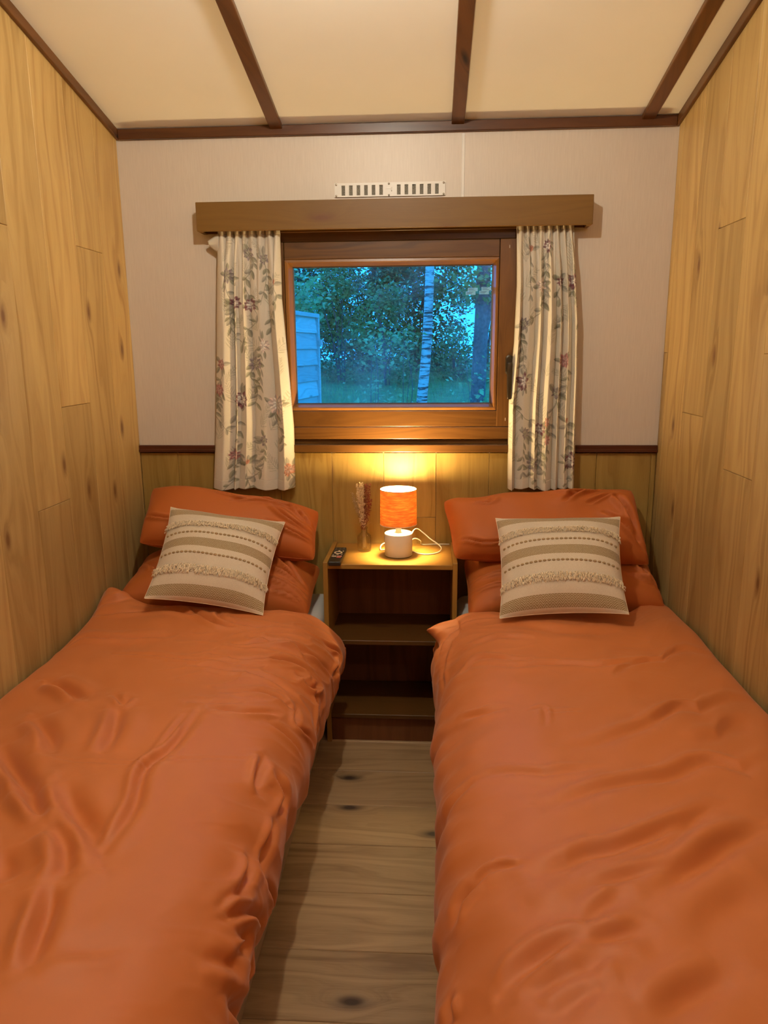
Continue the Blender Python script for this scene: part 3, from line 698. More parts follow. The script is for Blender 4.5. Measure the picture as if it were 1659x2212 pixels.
STROKES = {
 'L': [
  ([(0.0,0.237),(0.068,0.223),(0.21,0.177),(0.364,0.182),(0.471,0.233)],0.016,0.01),
  ([(0.265,0.121),(0.351,0.144),(0.458,0.242),(0.561,0.261)],0.012,0.01),
  ([(0.445,0.144),(0.479,0.219),(0.595,0.256),(0.633,0.251)],0.012,0.012),
  ([(0.021,0.47),(0.064,0.4),(0.188,0.372),(0.347,0.34)],0.018,0.012),
  ([(0.223,0.479),(0.368,0.489),(0.466,0.507),(0.595,0.512)],0.01,0.005),
  ([(0.124,0.693),(0.205,0.731),(0.265,0.773)],0.022,0.018),
  ([(0.342,0.74),(0.389,0.787),(0.389,0.754)],0.012,0.008),
  ([(0.539,0.759),(0.608,0.768),(0.676,0.759)],0.014,0.009),
  ([(0.616,0.791),(0.698,0.805),(0.779,0.773)],0.014,0.009),
  ([(0.385,0.81),(0.419,0.912),(0.437,1.015)],0.022,0.014),
  ([(0.197,0.88),(0.274,0.954),(0.325,1.029)],0.024,0.016),
  ([(0.175,1.001),(0.265,1.089),(0.33,1.145),(0.415,1.219)],0.026,0.02),
  ([(0.33,1.177),(0.385,1.21),(0.437,1.252)],0.02,0.012),
  ([(0.402,1.131),(0.458,1.205),(0.522,1.271),(0.582,1.354)],0.028,0.018),
  ([(0.462,1.271),(0.509,1.331),(0.539,1.396)],0.024,0.018),
  ([(0.389,1.331),(0.445,1.405)],0.03,0.015),
  ([(0.526,1.415),(0.548,1.471),(0.561,1.522),(0.582,1.582)],0.022,0.016),
  ([(0.586,0.814),(0.578,0.991),(0.552,1.075),(0.578,1.187),(0.582,1.275),(0.578,1.331)],0.016,0.011),
  ([(0.561,0.819),(0.556,0.959),(0.556,1.01)],0.011,0.006),
  ([(0.312,1.047),(0.415,1.056),(0.531,1.061),(0.638,1.033),(0.787,1.001)],0.005,0.003),
  ([(0.787,0.977),(0.8,1.066),(0.822,1.094)],0.016,0.014),
  ([(0.835,1.015),(0.89,1.056),(0.894,1.122)],0.016,0.014),
  ([(0.847,1.28),(0.86,1.331),(0.847,1.396)],0.016,0.012),
  ([(0.817,1.447),(0.835,1.405),(0.882,1.373)],0.012,0.006),
  ([(0.839,1.461),(0.882,1.415),(0.976,1.34)],0.014,0.012),
  ([(0.882,1.466),(0.916,1.457),(0.89,1.508)],0.016,0.012),
  ([(0.92,1.573),(1.01,1.526)],0.02,0.016),
  ([(0.595,0.321),(0.68,0.358),(0.753,0.382),(0.826,0.419)],0.014,0.013),
  ([(0.522,0.461),(0.646,0.489),(0.775,0.47),(0.869,0.493)],0.014,0.013),
  ([(0.787,0.521),(0.852,0.545),(0.877,0.479)],0.012,0.014),
  ([(0.556,0.372),(0.685,0.372),(0.8,0.377),(0.912,0.363)],0.012,0.011),
  ([(0.479,0.545),(0.608,0.563),(0.723,0.605),(0.8,0.642)],0.014,0.01),
  ([(0.625,0.707),(0.698,0.693),(0.783,0.707),(0.843,0.735)],0.012,0.009),
  ([(0.843,0.237),(0.916,0.223),(0.929,0.344)],0.012,0.014),
  ([(0.86,0.535),(0.907,0.596),(0.946,0.698)],0.012,0.012),
  ([(0.822,0.684),(0.852,0.773),(0.937,0.735)],0.012,0.01),
  ([(0.77,0.824),(0.83,0.838),(0.899,0.852)],0.012,0.008),
  ([(0.882,1.136),(0.89,1.219),(0.903,1.284)],0.016,0.01),
  ([(0.937,1.28),(1.01,1.252),(1.01,1.308)],0.014,0.012),
  ([(0.971,1.415),(1.006,1.438),(1.01,1.475)],0.016,0.012),
  ([(0.12,0.088),(0.081,0.14),(0.0,0.186)],0.016,0.01),
  ([(0.822,1.545),(0.873,1.536),(0.929,1.517)],0.022,0.01),
  ([(0.582,1.536),(0.646,1.55),(0.706,1.545)],0.03,0.006),
 ],
 'R': [
  ([(0.633,0.163),(0.723,0.168),(0.813,0.219),(0.916,0.363)],0.014,0.012),
  ([(0.783,0.098),(0.873,0.084),(0.924,0.061)],0.012,0.01),
  ([(0.775,0.214),(0.847,0.372),(0.882,0.545)],0.014,0.008),
  ([(0.779,0.521),(0.719,0.475),(0.651,0.475),(0.573,0.489)],0.014,0.01),
  ([(0.766,0.521),(0.633,0.526),(0.492,0.521),(0.377,0.545),(0.171,0.498),(0.039,0.619)],0.016,0.009),
  ([(0.359,0.614),(0.317,0.558),(0.223,0.489)],0.012,0.007),
  ([(0.8,0.782),(0.74,0.8),(0.672,0.777)],0.014,0.009),
  ([(0.612,0.791),(0.578,0.791),(0.586,0.875)],0.008,0.006),
  ([(0.573,0.81),(0.488,0.81)],0.006,0.005),
  ([(0.539,0.968),(0.466,0.945),(0.355,0.884),(0.223,0.791),(0.051,0.898)],0.022,0.01),
  ([(0.758,1.084),(0.706,1.07),(0.586,1.061),(0.492,1.052)],0.014,0.007),
  ([(0.642,1.182),(0.509,1.131),(0.368,1.089),(0.257,1.029),(0.141,1.098)],0.022,0.013),
  ([(0.676,1.392),(0.595,1.326),(0.514,1.312),(0.398,1.257),(0.308,1.191)],0.022,0.017),
  ([(0.522,1.345),(0.437,1.312),(0.364,1.247)],0.016,0.008),
  ([(0.496,1.429),(0.398,1.364),(0.321,1.303),(0.244,1.252)],0.026,0.018),
  ([(0.595,1.405),(0.535,1.392),(0.454,1.373)],0.016,0.009),
  ([(0.783,1.387),(0.83,1.415),(0.86,1.447)],0.014,0.014),
  ([(0.792,1.387),(0.753,1.373),(0.702,1.364)],0.01,0.01),
  ([(0.616,1.485),(0.595,1.461),(0.544,1.429)],0.02,0.01),
  ([(0.766,1.634),(0.702,1.573),(0.633,1.522),(0.586,1.508)],0.018,0.015),
  ([(0.655,1.573),(0.603,1.526),(0.535,1.503)],0.018,0.013),
  ([(0.719,1.643),(0.663,1.601),(0.608,1.554),(0.573,1.554)],0.018,0.014),
  ([(0.693,1.675),(0.663,1.638),(0.616,1.596)],0.018,0.012),
  ([(0.565,1.657),(0.505,1.62),(0.432,1.587)],0.03,0.016),
  ([(0.873,1.596),(0.882,1.634)],0.014,0.012),
  ([(0.886,1.131),(0.835,1.112),(0.775,1.084)],0.014,0.009),
  ([(0.321,0.852),(0.244,0.777),(0.184,0.782)],0.014,0.008),
  ([(0.599,0.237),(0.458,0.321),(0.257,0.298)],0.03,0.008),
  ([(0.732,0.368),(0.646,0.33),(0.556,0.358)],0.014,0.008),
  ([(0.278,0.959),(0.18,0.917),(0.086,1.001)],0.03,0.008),
  ([(0.685,1.494),(0.633,1.457),(0.599,1.405)],0.03,0.008),
  ([(0.462,1.531),(0.402,1.471),(0.33,1.429)],0.04,0.01),
 ],
}

def duvet(side, label):
    nu, nv = 210, 330
    u = np.linspace(0, ULEN, nu); v = np.linspace(0, VLEN-0.25, nv)
    v = np.r_[v, np.linspace(VLEN-0.25, VLEN, 24)[1:]]; nv = len(v)
    U, V = np.meshgrid(u, v, indexing='ij')
    B = duvet_base(U, V, side)
    T1 = np.gradient(B, axis=0); T2 = np.gradient(B, axis=1); N = np.cross(T1, T2)
    if side == 'L': N = -N
    N /= np.linalg.norm(N, axis=-1, keepdims=True)+1e-12
    # N must point up/out
    H = stroke_field(U, V, STROKES[side])*(1.5 if side == 'L' else 1.05)
    soft = 0.0035*smooth_noise(U, V, 14, 5 if side == 'L' else 9)+0.0016*smooth_noise(U, V, 45, 6)
    rz = smooth_noise(U*0.55+V*0.25, V, 40, 61)+0.5*smooth_noise(U*0.5-V*0.3, V, 75, 62)
    rid = np.clip(1-np.abs(rz)*1.1, 0, 1)**3
    wm = (0.0060*np.clip(1-np.hypot((U-0.72)/0.36, (V-0.42)/0.40), 0, 1)**0.6+0.0018*np.clip((U-0.68)/0.12, 0, 1)) if side == 'L' else (0.0016*np.clip(1-V/0.9, 0, 1)+0.0012*np.clip((U-0.70)/0.12, 0, 1))
    sidew = np.clip((U-0.72)/0.15, 0, 1)
    gather = 0.006*sidew*smooth_noise(U*0.35, V, 55, 21 if side == 'L' else 31)
    H = H+soft+gather+wm*rid
    edge = np.clip(V/0.12, 0, 1); H = H*(0.35+0.65*edge)
    H += 0.010*np.exp(-(V/0.10)**2)*smooth_noise(U, V*0, 20, 4)*(1-sidew)
    # keep the wall edge off the wall, and let the hem wave
    wallfade = np.clip(U/0.07, 0, 1); H = H*wallfade+np.minimum(H*(1-wallfade), 0.0)
    P = B+N*H[..., None]
    hem = np.clip((U-(ULEN-0.16))/0.16, 0, 1); P[..., 2] += hem*0.016*smooth_noise(U*0, V, 9, 13)
    if side == 'R':   # the head corner of this quilt sticks out into the aisle as a soft ear
        uu = U-0.83; vv = V-0.135
        k = np.exp(-(uu/0.034)**2-(np.abs(vv)/0.042)**1.5); P[..., 0] -= 0.062*k; P[..., 2] += 0.004*k; P[..., 1] += 0.008*k*np.sin(uu*90)
        k2 = np.exp(-((uu-0.055)/0.016)**2-(vv/0.06)**2)+np.exp(-((uu+0.045)/0.014)**2-((vv-0.03)/0.07)**2); P[..., 0] += 0.016*k2; P[..., 0] -= 0.006*k*smooth_noise(U, V, 90, 77)
    P[..., 0] = np.clip(P[..., 0], 0.008, W-0.008)
    c = np.array([0.4 if side == 'L' else 1.6, -1.2, 0.5])
    me = fastmesh((P-c).reshape(-1, 3), grid_faces(nu, nv, flip=(side == 'L')))
    root = tag(empty('duvet', tuple(c)), label, 'duvet')
    o = link('quilt', me, DUVET, root)
    s = o.modifiers.new('thickness', 'SOLIDIFY'); s.thickness = 0.004; s.offset = -1
    # stitched edge seam along the aisle hem
    pts = [tuple(P[nu-1, j]-c) for j in range(0, nv, 3)]
    v_, f_ = tube(pts, 0.004, 6); link('edge_seam', mesh(v_, f_, True), DUVET, root)
    return root
duvet('L', 'rumpled terracotta duvet on the left bed, creased along its aisle edge')
duvet('R', 'smoother terracotta duvet on the right bed, one corner poking into the aisle')

# ---- pillows and cushions: two skins inflated between four seam corners
def puff(corners, t, seed, nu=90, nv=70, pinch=0.05, p=2.4, q=0.6, wr=0.004, sag=(0, 0, 0), strokes=(), back_flat=0.8, ears=0.0):
    A, B = np.meshgrid(np.linspace(-1, 1, nu), np.linspace(-1, 1, nv), indexing='ij')
    c = [np.array(k, float) for k in corners]      # TL TR BR BL
    a = A*(1-pinch*(1-B**2)); b = B*(1-pinch*(1-A**2))
    k_ = 1+ears*(A*A*B*B)**2; a = a*k_; b = b*k_
    s, r_ = (a+1)/2, (b+1)/2                       # r_: 0 top, 1 bottom
    M = (c[0]*((1-s)*(1-r_))[..., None]+c[1]*(s*(1-r_))[..., None]+c[2]*(s*r_)[..., None]+c[3]*((1-s)*r_)[..., None])
    du = (c[1]+c[2]-c[0]-c[3])/2; dv = (c[3]+c[2]-c[0]-c[1])/2
    n = -np.cross(du, dv); n /= np.linalg.norm(n)
    if n[1] > 0: n = -n                           # front faces the room
    lu, lv = np.linalg.norm(du)/2, np.linalg.norm(dv)/2
    T = (t/2)*np.clip((1-np.abs(A)**p)*(1-np.abs(B)**p), 0, 1)**q
    H = wr*smooth_noise(A*lu, B*lv, 22, seed)*np.clip(T/(t/2)*3, 0, 1)
    if strokes: H = H+stroke_field(A, B, [(pp, 0.85*w_/lu, 1.5*am) for pp, w_, am in strokes])*np.clip(T/(t/2)*3, 0, 1)
    front = M+n*(T+H)[..., None]+np.array(sag)*(T/(t/2))[..., None]
    rim = ((np.abs(A) > 0.999) | (np.abs(B) > 0.999))
    back = M-n*(T*back_flat)[..., None]; back[rim] = front[rim] = M[rim]
    return A, B, front, back, n, lu, lv
def skins(root, A, F_, K_, mat, uv=None, names=('front', 'back')):
    o0 = np.array(root.location); out = []
    nu, nv = A.shape
    for nm, P, fl in ((names[0], F_, True), (names[1], K_, False)):
        me = fastmesh((P-o0).reshape(-1, 3), grid_faces(nu, nv, flip=fl))
        if uv is not None:
            l = me.uv_layers.new(name='cloth'); idx = np.empty(len(me.loops), np.int32); me.loops.foreach_get('vertex_index', idx)
            l.data.foreach_set('uv', uv.reshape(-1, 2)[idx].astype(np.float32).ravel())
        out.append(link(nm, me, mat, root))
    return out
def seam(root, F_, mat, r=0.0028):
    o0 = np.array(root.location)
    loop = np.concatenate([F_[:, 0], F_[-1, 1:], F_[::-1, -1][1:], F_[0, ::-1][1:]]) - o0
    v, f = tube([tuple(p) for p in loop[::2]], r, 6); link('piping', mesh(v, f, True), mat, root)
PW = dict(pinch=0.05, p=3.2, q=0.5, wr=0.008, ears=-0.05)
def pillow(label, corners, t, seed, **kw):
    c = np.mean(np.array(corners), 0); root = tag(empty('pillow', tuple(c)), label, 'pillow', None)
    A, B, F_, K_, n, lu, lv = puff(corners, t, seed, **kw)
    lo = 0.006; hi = W-0.006
    for P in (F_, K_):
        P[..., 0] = np.clip(P[..., 0], lo, hi); P[..., 1] = np.minimum(P[..., 1], -0.013)
    skins(root, A, F_, K_, PILLOWC, names=('pillowcase_front', 'pillowcase_back')); seam(root, F_, PILLOWC, 0.0009)
    return root
# left bed: lower, upper
pillow('terracotta pillow lying lowest at the head of the left bed', [(0.035, -0.10, 0.67), (0.735, -0.11, 0.63), (0.728, -0.405, 0.535), (0.030, -0.45, 0.585)], 0.20, 41, **PW,
    strokes=[([(.50, -.5), (.72, 0.0), (.92, .3)], .020, .024), ([(.55, .1), (.8, .3), (.95, .35)], .016, .022), ([(.5, .45), (.75, .58), (.95, .65)], .016, .022), ([(.6, .72), (.8, .78), (.97, .85)], .014, .016), ([(-.95, -.2), (-.8, 0), (-.7, .3)], .016, .012)])
pillow('terracotta pillow leaning on the wall, uppermost on the left bed', [(0.052, -0.060, 0.935), (0.728, -0.075, 0.845), (0.735, -0.270, 0.700), (0.070, -0.290, 0.765)], 0.20, 42, **PW,
    strokes=[([(-.3, -.75), (.1, -.55), (.35, -.6), (.5, -.75)], .020, .014), ([(.0, -.35), (.3, -.5), (.6, -.45), (.85, -.3)], .018, .018), ([(.5, -.3), (.7, .1), (.92, .3)], .018, .022), ([(.7, -.7), (.8, -.3), (.95, 0)], .016, .018), ([(-.95, .3), (-.8, .45), (-.6, .5)], .016, .014), ([(.45, .25), (.75, .5), (.95, .55)], .016, .02)])
# right bed
pillow('terracotta pillow lying lowest at the head of the right bed', [(1.262, -0.10, 0.665), (1.965, -0.10, 0.67), (1.975, -0.36, 0.565), (1.268, -0.42, 0.535)], 0.20, 43, **PW,
    strokes=[([(-.97, .1), (-.8, .15), (-.5, .1)], .015, .013), ([(-.95, .45), (-.8, .5), (-.55, .45)], .015, .014), ([(.8, -.2), (.9, .2), (.97, .5)], .016, .02), ([(.7, .2), (.85, .4), (.95, .45)], .016, .02)])
pillow('terracotta pillow leaning on the wall, uppermost on the right bed', [(1.180, -0.075, 0.888), (1.912, -0.065, 0.935), (1.940, -0.260, 0.690), (1.222, -0.285, 0.715)], 0.20, 44, **PW,
    strokes=[([(.1, -.85), (.25, -.7), (.45, -.75), (.6, -.9)], .016, .02), ([(.2, -.4), (.3, -.6), (.45, -.75)], .016, .016), ([(.45, -.35), (.6, -.55), (.75, -.7)], .016, .014), ([(-.7, -.6), (-.55, -.5), (-.5, -.7)], .015, .012), ([(.75, -.6), (.85, -.1), (.9, .5)], .02, .024), ([(.6, -.1), (.8, .3), (.95, .75)], .02, .02), ([(-.9, .6), (-.7, .75), (-.45, .7)], .015, .014)])

def cushion_cloth():
    a = Mat('cream_woven_cushion'); uv = a.n('UVMap', uv_map='cloth'); s = a.n('SeparateXYZ', {0: uv}); x, y = s.outputs[0], s.outputs[1]
    tc = a.n('TexCoord'); nz = a.n('TexNoise', {'Vector': tc.outputs['Object'], 'Scale': 420, 'Detail': 2})
    n2 = a.n('TexNoise', {'Vector': tc.outputs['Object'], 'Scale': 9, 'Detail': 3})
    cream = a.mix(0.5, a.ramp(nz.outputs[0], [(0.3, (0.56, 0.47, 0.345)), (0.7, (0.72, 0.62, 0.475))]), a.ramp(n2.outputs[0], [(0.3, (0.60, 0.505, 0.375)), (0.7, (0.70, 0.60, 0.46))]))
    # bands of herringbone: zigzag lines, light on tan
    def band(c, h): return a.math('LESS_THAN', a.math('ABSOLUTE', a.math('SUBTRACT', y, c)), h)
    m_ = a.math('MAXIMUM', band(0.50, 0.047), a.math('MAXIMUM', band(0.085, 0.044), band(0.938, 0.042)))
    col = a.math('PINGPONG', a.math('MULTIPLY', x, 20.0), 0.5)            # 0..0.5 zigzag
    lin = a.math('PINGPONG', a.math('ADD', a.math('MULTIPLY', y, 62.0), a.math('MULTIPLY', col, 3.0)), 0.5)
    jit = a.math('MULTIPLY', a.math('SUBTRACT', nz.outputs[0], 0.5), 0.5)
    tan = a.ramp(a.math('ADD', lin, jit), [(0.26, (0.29, 0.195, 0.085)), (0.40, (0.54, 0.44, 0.295))])
    base = a.mix(m_, cream, tan)
    h = a.math('ADD', nz.outputs[0], a.math('MULTIPLY', lin, a.math('MULTIPLY', m_, 1.5)))
    return a.done(a.bsdf(base=base, rough=0.85, sheen=0.2, normal=a.bump(h, 0.35, 0.001)))
CUSH = cushion_cloth()
def cushion(label, corners, t, seed):
    c = np.mean(np.array(corners), 0); root = tag(empty('cushion', tuple(c)), label, 'cushion')
    A, B, F_, K_, n, lu, lv = puff(corners, t, seed, nu=110, nv=110, pinch=0.055, p=2.5, q=0.62, wr=0.003, back_flat=0.35, ears=0.01)
    uv = np.stack([(A+1)/2, (B+1)/2], -1); skins(root, A, F_, K_, CUSH, uv, ('cover_front', 'cover_back')); seam(root, F_, FRINGE, 0.0008)
    o0 = np.array(root.location); nu, nv = A.shape
    def at(s, r_):   # surface point, normal, along, down (s, r_ in 0..1)
        i = np.clip(s*(nu-1), 0, nu-1.001); j = np.clip(r_*(nv-1), 0, nv-1.001); i0 = int(i); j0 = int(j); fi, fj = i-i0, j-j0
        p = (F_[i0, j0]*(1-fi)*(1-fj)+F_[i0+1, j0]*fi*(1-fj)+F_[i0, j0+1]*(1-fi)*fj+F_[i0+1, j0+1]*fi*fj)
        du = F_[min(i0+2, nu-1), j0]-F_[max(i0-1, 0), j0]; dv = F_[i0, min(j0+2, nv-1)]-F_[i0, max(j0-1, 0)]
        du /= np.linalg.norm(du); nn = np.cross(dv, du); nn /= np.linalg.norm(nn)
        if nn @ n < 0: nn = -nn
        return p-o0, nn, du, np.cross(du, nn)*(1 if np.dot(np.cross(du, nn), dv) > 0 else -1)
    r = np.random.default_rng(seed)
    # chunky stitches: two dashed rows
    vv, ff = lathe([(0.0, -1), (0.55, -0.82), (0.9, -0.4), (1.0, 0), (0.9, 0.4), (0.55, 0.82), (0.0, 1)], 8)
    sm = mesh(vv, ff, True)
    for row in (0.385, 0.615):
        for k in range(26):
            s = 0.02+0.96*(k+0.5)/26
            p, nn, du, dn = at(s, row)
            M_ = Matrix(((dn[0], nn[0], du[0]), (dn[1], nn[1], du[1]), (dn[2], nn[2], du[2]))).to_4x4()
            o = link('stitch', sm, STITCH, root); o.matrix_local = Matrix.Translation(Vector(p+nn*0.0012)) @ M_ @ Matrix.Diagonal((0.0042, 0.0034, 0.0060, 1))
    # shaggy tuft bands: little hanging loops of yarn
    for cen in (0.262, 0.755):
        V_ = []; Q_ = []
        for k in range(900):
            s = r.uniform(0.003, 0.997); rr = cen+r.uniform(-0.034, 0.028)
            p, nn, du, dn = at(s, rr)
            ln = r.uniform(0.008, 0.015); wd = 0.0011; lean = du*r.normal(0, 0.5); out = r.uniform(0.35, 0.8)
            base = len(V_)
            for q in range(4):
                tt = q/3; cp = p+nn*(ln*out*math.sin(tt*2.2)*0.75+0.0005)+dn*(ln*(tt**1.3)*0.9)+lean*ln*tt*0.7
                ww = wd*(1.0 if q < 3 else 0.7)
                for ang in (0, 2.094, 4.189): V_.append(cp+du*ww*math.cos(ang)+nn*ww*math.sin(ang))
            for q in range(3):
                for a_ in range(3): Q_.append((base+q*3+a_, base+q*3+(a_+1) % 3, base+q*3+3+(a_+1) % 3, base+q*3+3+a_))
        o = link('tufted_band', fastmesh(np.array(V_), np.array(Q_)), FRINGE, root); o['kind'] = 'stuff'
    return root
cushion('cream striped square cushion tilted to one side on the left bed', [(0.223, -0.317, 0.908), (0.622, -0.280, 0.848), (0.600, -0.590, 0.610), (0.226, -0.625, 0.674)], 0.165, 51)
cushion('cream striped square cushion sitting upright and level on the right bed', [(1.376, -0.290, 0.868), (1.789, -0.343, 0.888), (1.752, -0.657, 0.654), (1.367, -0.607, 0.616)], 0.17, 52)
# ================================================================== NIGHTSTAND
ns = tag(empty('nightstand', (1.001, -0.155, 0.0)), 'open honey pine nightstand with shelves standing between the two beds', 'nightstand')
def nbox(name, lo, hi, mat=PINE, bev=0.0012): return box(name, lo, hi, mat, ns, bev, 1, tuple(ns.location))
NX0, NX1, NY, NZ = 0.760, 1.2425, -0.3064, 0.7064
nbox('side_panel', (NX0, NY, 0.0), (NX0+0.017, -0.002, NZ), PINE_V)
nbox('side_panel', (NX1-0.017, NY, 0.0), (NX1, -0.002, NZ), PINE_V)
a0, a1 = NX0+0.0172, NX1-0.0172
nbox('top_board', (a0, NY, 0.6825), (a1, -0.002, 0.6995))
nbox('shelf', (a0, NY+0.001, 0.394), (a1, -0.0125, 0.410), SHADED_SHELFW)
nbox('bottom_shelf', (a0, NY+0.001, 0.100), (a1, -0.0125, 0.116), SHADED_SHELFW)
nbox('plinth', (a0, NY+0.020, 0.0), (a1, NY+0.036, 0.0995), DARKBACK)  # darker wood than the sides, standing in for the shade low down
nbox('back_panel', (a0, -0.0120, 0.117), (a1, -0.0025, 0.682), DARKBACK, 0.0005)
TOPZ = 0.6995

# ================================================================== TABLE LAMP
def lamp_build():
    cx, cy = 1.027, -0.175
    lp = tag(empty('table_lamp', (cx, cy, TOPZ)), 'lit table lamp with woven orange drum shade on a round cream base', 'lamp')
    # base: plain drum, dark felt foot
    v, f = lathe([(0.0, 0.0025), (0.0505, 0.0025), (0.0515, 0.0035), (0.0515, 0.084), (0.0510, 0.0865), (0.049, 0.0878), (0.012, 0.0880), (0.0, 0.0880)], 64)
    link('lamp_base', mesh(v, f, True), CERAMIC, lp)
    me = lp.children[0].data
    v, f = lathe([(0.0, 0.0), (0.0500, 0.0), (0.0500, 0.0024), (0.0, 0.0024)], 48); link('felt_foot', mesh(v, f), BLACK, lp)
    v, f = lathe([(0.0, 0.0882), (0.011, 0.0882), (0.011, 0.115), (0.0155, 0.116), (0.0155, 0.158), (0.0, 0.158)], 24); link('bulb_socket', mesh(v, f), WHITE, lp)
    # bulb
    v, f = lathe([(0.0125, 0.159), (0.013, 0.185), (0.019, 0.205), (0.0225, 0.221), (0.0225, 0.233), (0.019, 0.246), (0.011, 0.255), (0.0, 0.258)], 24)
    b = Mat('warm_bulb'); em = b.n('Emission', {'Color': TABLE_LAMP_COLOUR, 'Strength': TABLE_LAMP_STRENGTH})
    link('bulb', mesh(v, f, True), b.done(em), lp)
    # shade
    s = Mat('woven_orange_shade'); tc = s.n('TexCoord'); sx = s.n('SeparateXYZ', {0: tc.outputs['Object']})
    ang = s.math('ARCTAN2', sx.outputs[1], sx.outputs[0]); z = sx.outputs[2]
    th = s.n('TexNoise', {'Vector': s.n('CombineXYZ', {0: s.math('MULTIPLY', ang, 2.2), 1: s.math('MULTIPLY', z, 420.0), 2: 0.0}), 'Scale': 1.0, 'Detail': 3, 'Roughness': 0.7})
    warp = s.math('PINGPONG', s.math('MULTIPLY', ang, 42.0), 0.5)
    sl = s.n('TexNoise', {'Vector': s.n('CombineXYZ', {0: s.math('MULTIPLY', ang, 1.2), 1: s.math('MULTIPLY', z, 150.0), 2: 3.0}), 'Scale': 1.0, 'Detail': 1})
    fac = s.math('ADD', s.math('MULTIPLY', th.outputs[0], 0.75), s.math('ADD', s.math('MULTIPLY', sl.outputs[0], 0.45), s.math('MULTIPLY', warp, 0.22)))
    col = s.ramp(fac, [(0.50, (0.52, 0.085, 0.012)), (0.66, (0.72, 0.20, 0.03)), (0.80, (0.95, 0.52, 0.10))])
    df = s.n('BsdfDiffuse', {'Color': s.mix(0.5, col, (0.75, 0.35, 0.15))}); tl = s.n('BsdfTranslucent', {'Color': s.mix(1.0, col, (0.36, 0.36, 0.36), 'MULTIPLY')})
    shade_m = s.done(s.n('MixShader', {0: 0.5, 1: df, 2: tl}))
    lining = Mat('white_shade_lining'); lm = lining.done(lining.n('MixShader', {0: 0.5, 1: lining.n('BsdfDiffuse', {'Color': (0.85, 0.8, 0.7, 1)}), 2: lining.n('BsdfTranslucent', {'Color': (0.85, 0.75, 0.6, 1)})}))
    z0, z1, r0, r1 = 0.1205, 0.2515, 0.0680, 0.0665
    def wall(r0_, r1_, n=96):
        v = []; f = []
        for r, z_ in ((r0_, z0), (r1_, z1)):
            for k in range(n): v.append((r*math.cos(2*math.pi*k/n), r*math.sin(2*math.pi*k/n), z_))
        for k in range(n): f.append((k, (k+1) % n, n+(k+1) % n, n+k))
        return mesh(v, f, True)
    sh = link('lamp_shade', wall(r0, r1), shade_m, lp)
    link('shade_lining', wall(r0-0.0012, r1-0.0012), lm, sh)
    for r, z_ in ((r0-0.0006, z0), (r1-0.0006, z1)):
        v, f = tube([(r*math.cos(2*math.pi*k/64), r*math.sin(2*math.pi*k/64), z_) for k in range(65)], 0.0013, 6)
        link('shade_rim', mesh(v, f, True), plain('shade_rim_tape', (0.55, 0.16, 0.04), 0.6) if False else CERAMIC, sh)
    # spider that holds the shade
    for k in range(3):
        a = k*2*math.pi/3+0.4
        v, f = tube([(0.015*math.cos(a), 0.015*math.sin(a), 0.150), (0.03*math.cos(a), 0.03*math.sin(a), 0.140), (0.0662*math.cos(a), 0.0662*math.sin(a), 0.1215)], 0.0011, 6)
        link('shade_carrier_arm', mesh(v, f, True), WHITE, sh)
    # flex: leaves the back of the base, loops to the right, and runs off behind the nightstand
    P = [(1.062, -0.142, 0.712), (1.068, -0.118, 0.748), (1.082, -0.098, 0.777), (1.098, -0.092, 0.781), (1.118, -0.090, 0.766), (1.145, -0.090, 0.742), (1.172, -0.092, 0.724), (1.187, -0.102, 0.711), (1.180, -0.135, 0.7035), (1.155, -0.163, 0.7025), (1.125, -0.170, 0.7025), (1.098, -0.155, 0.7025), (1.075, -0.125, 0.7025), (1.02, -0.10, 0.7025), (0.975, -0.105, 0.7025), (0.958, -0.118, 0.7045), (0.955, -0.090, 0.712), (0.968, -0.060, 0.716), (1.0, -0.045, 0.7125), (1.05, -0.05, 0.714), (1.085, -0.055, 0.734), (1.107, -0.045, 0.722), (1.112, -0.028, 0.7035), (1.16, -0.02, 0.7025), (1.22, -0.02, 0.7025)]
    v, f = tube([p-Vector(lp.location) for p in smooth_path(P[:], 7)], 0.0023, 8)
    link('power_cord', mesh(v, f, True), CABLE, lp)
lamp_build()

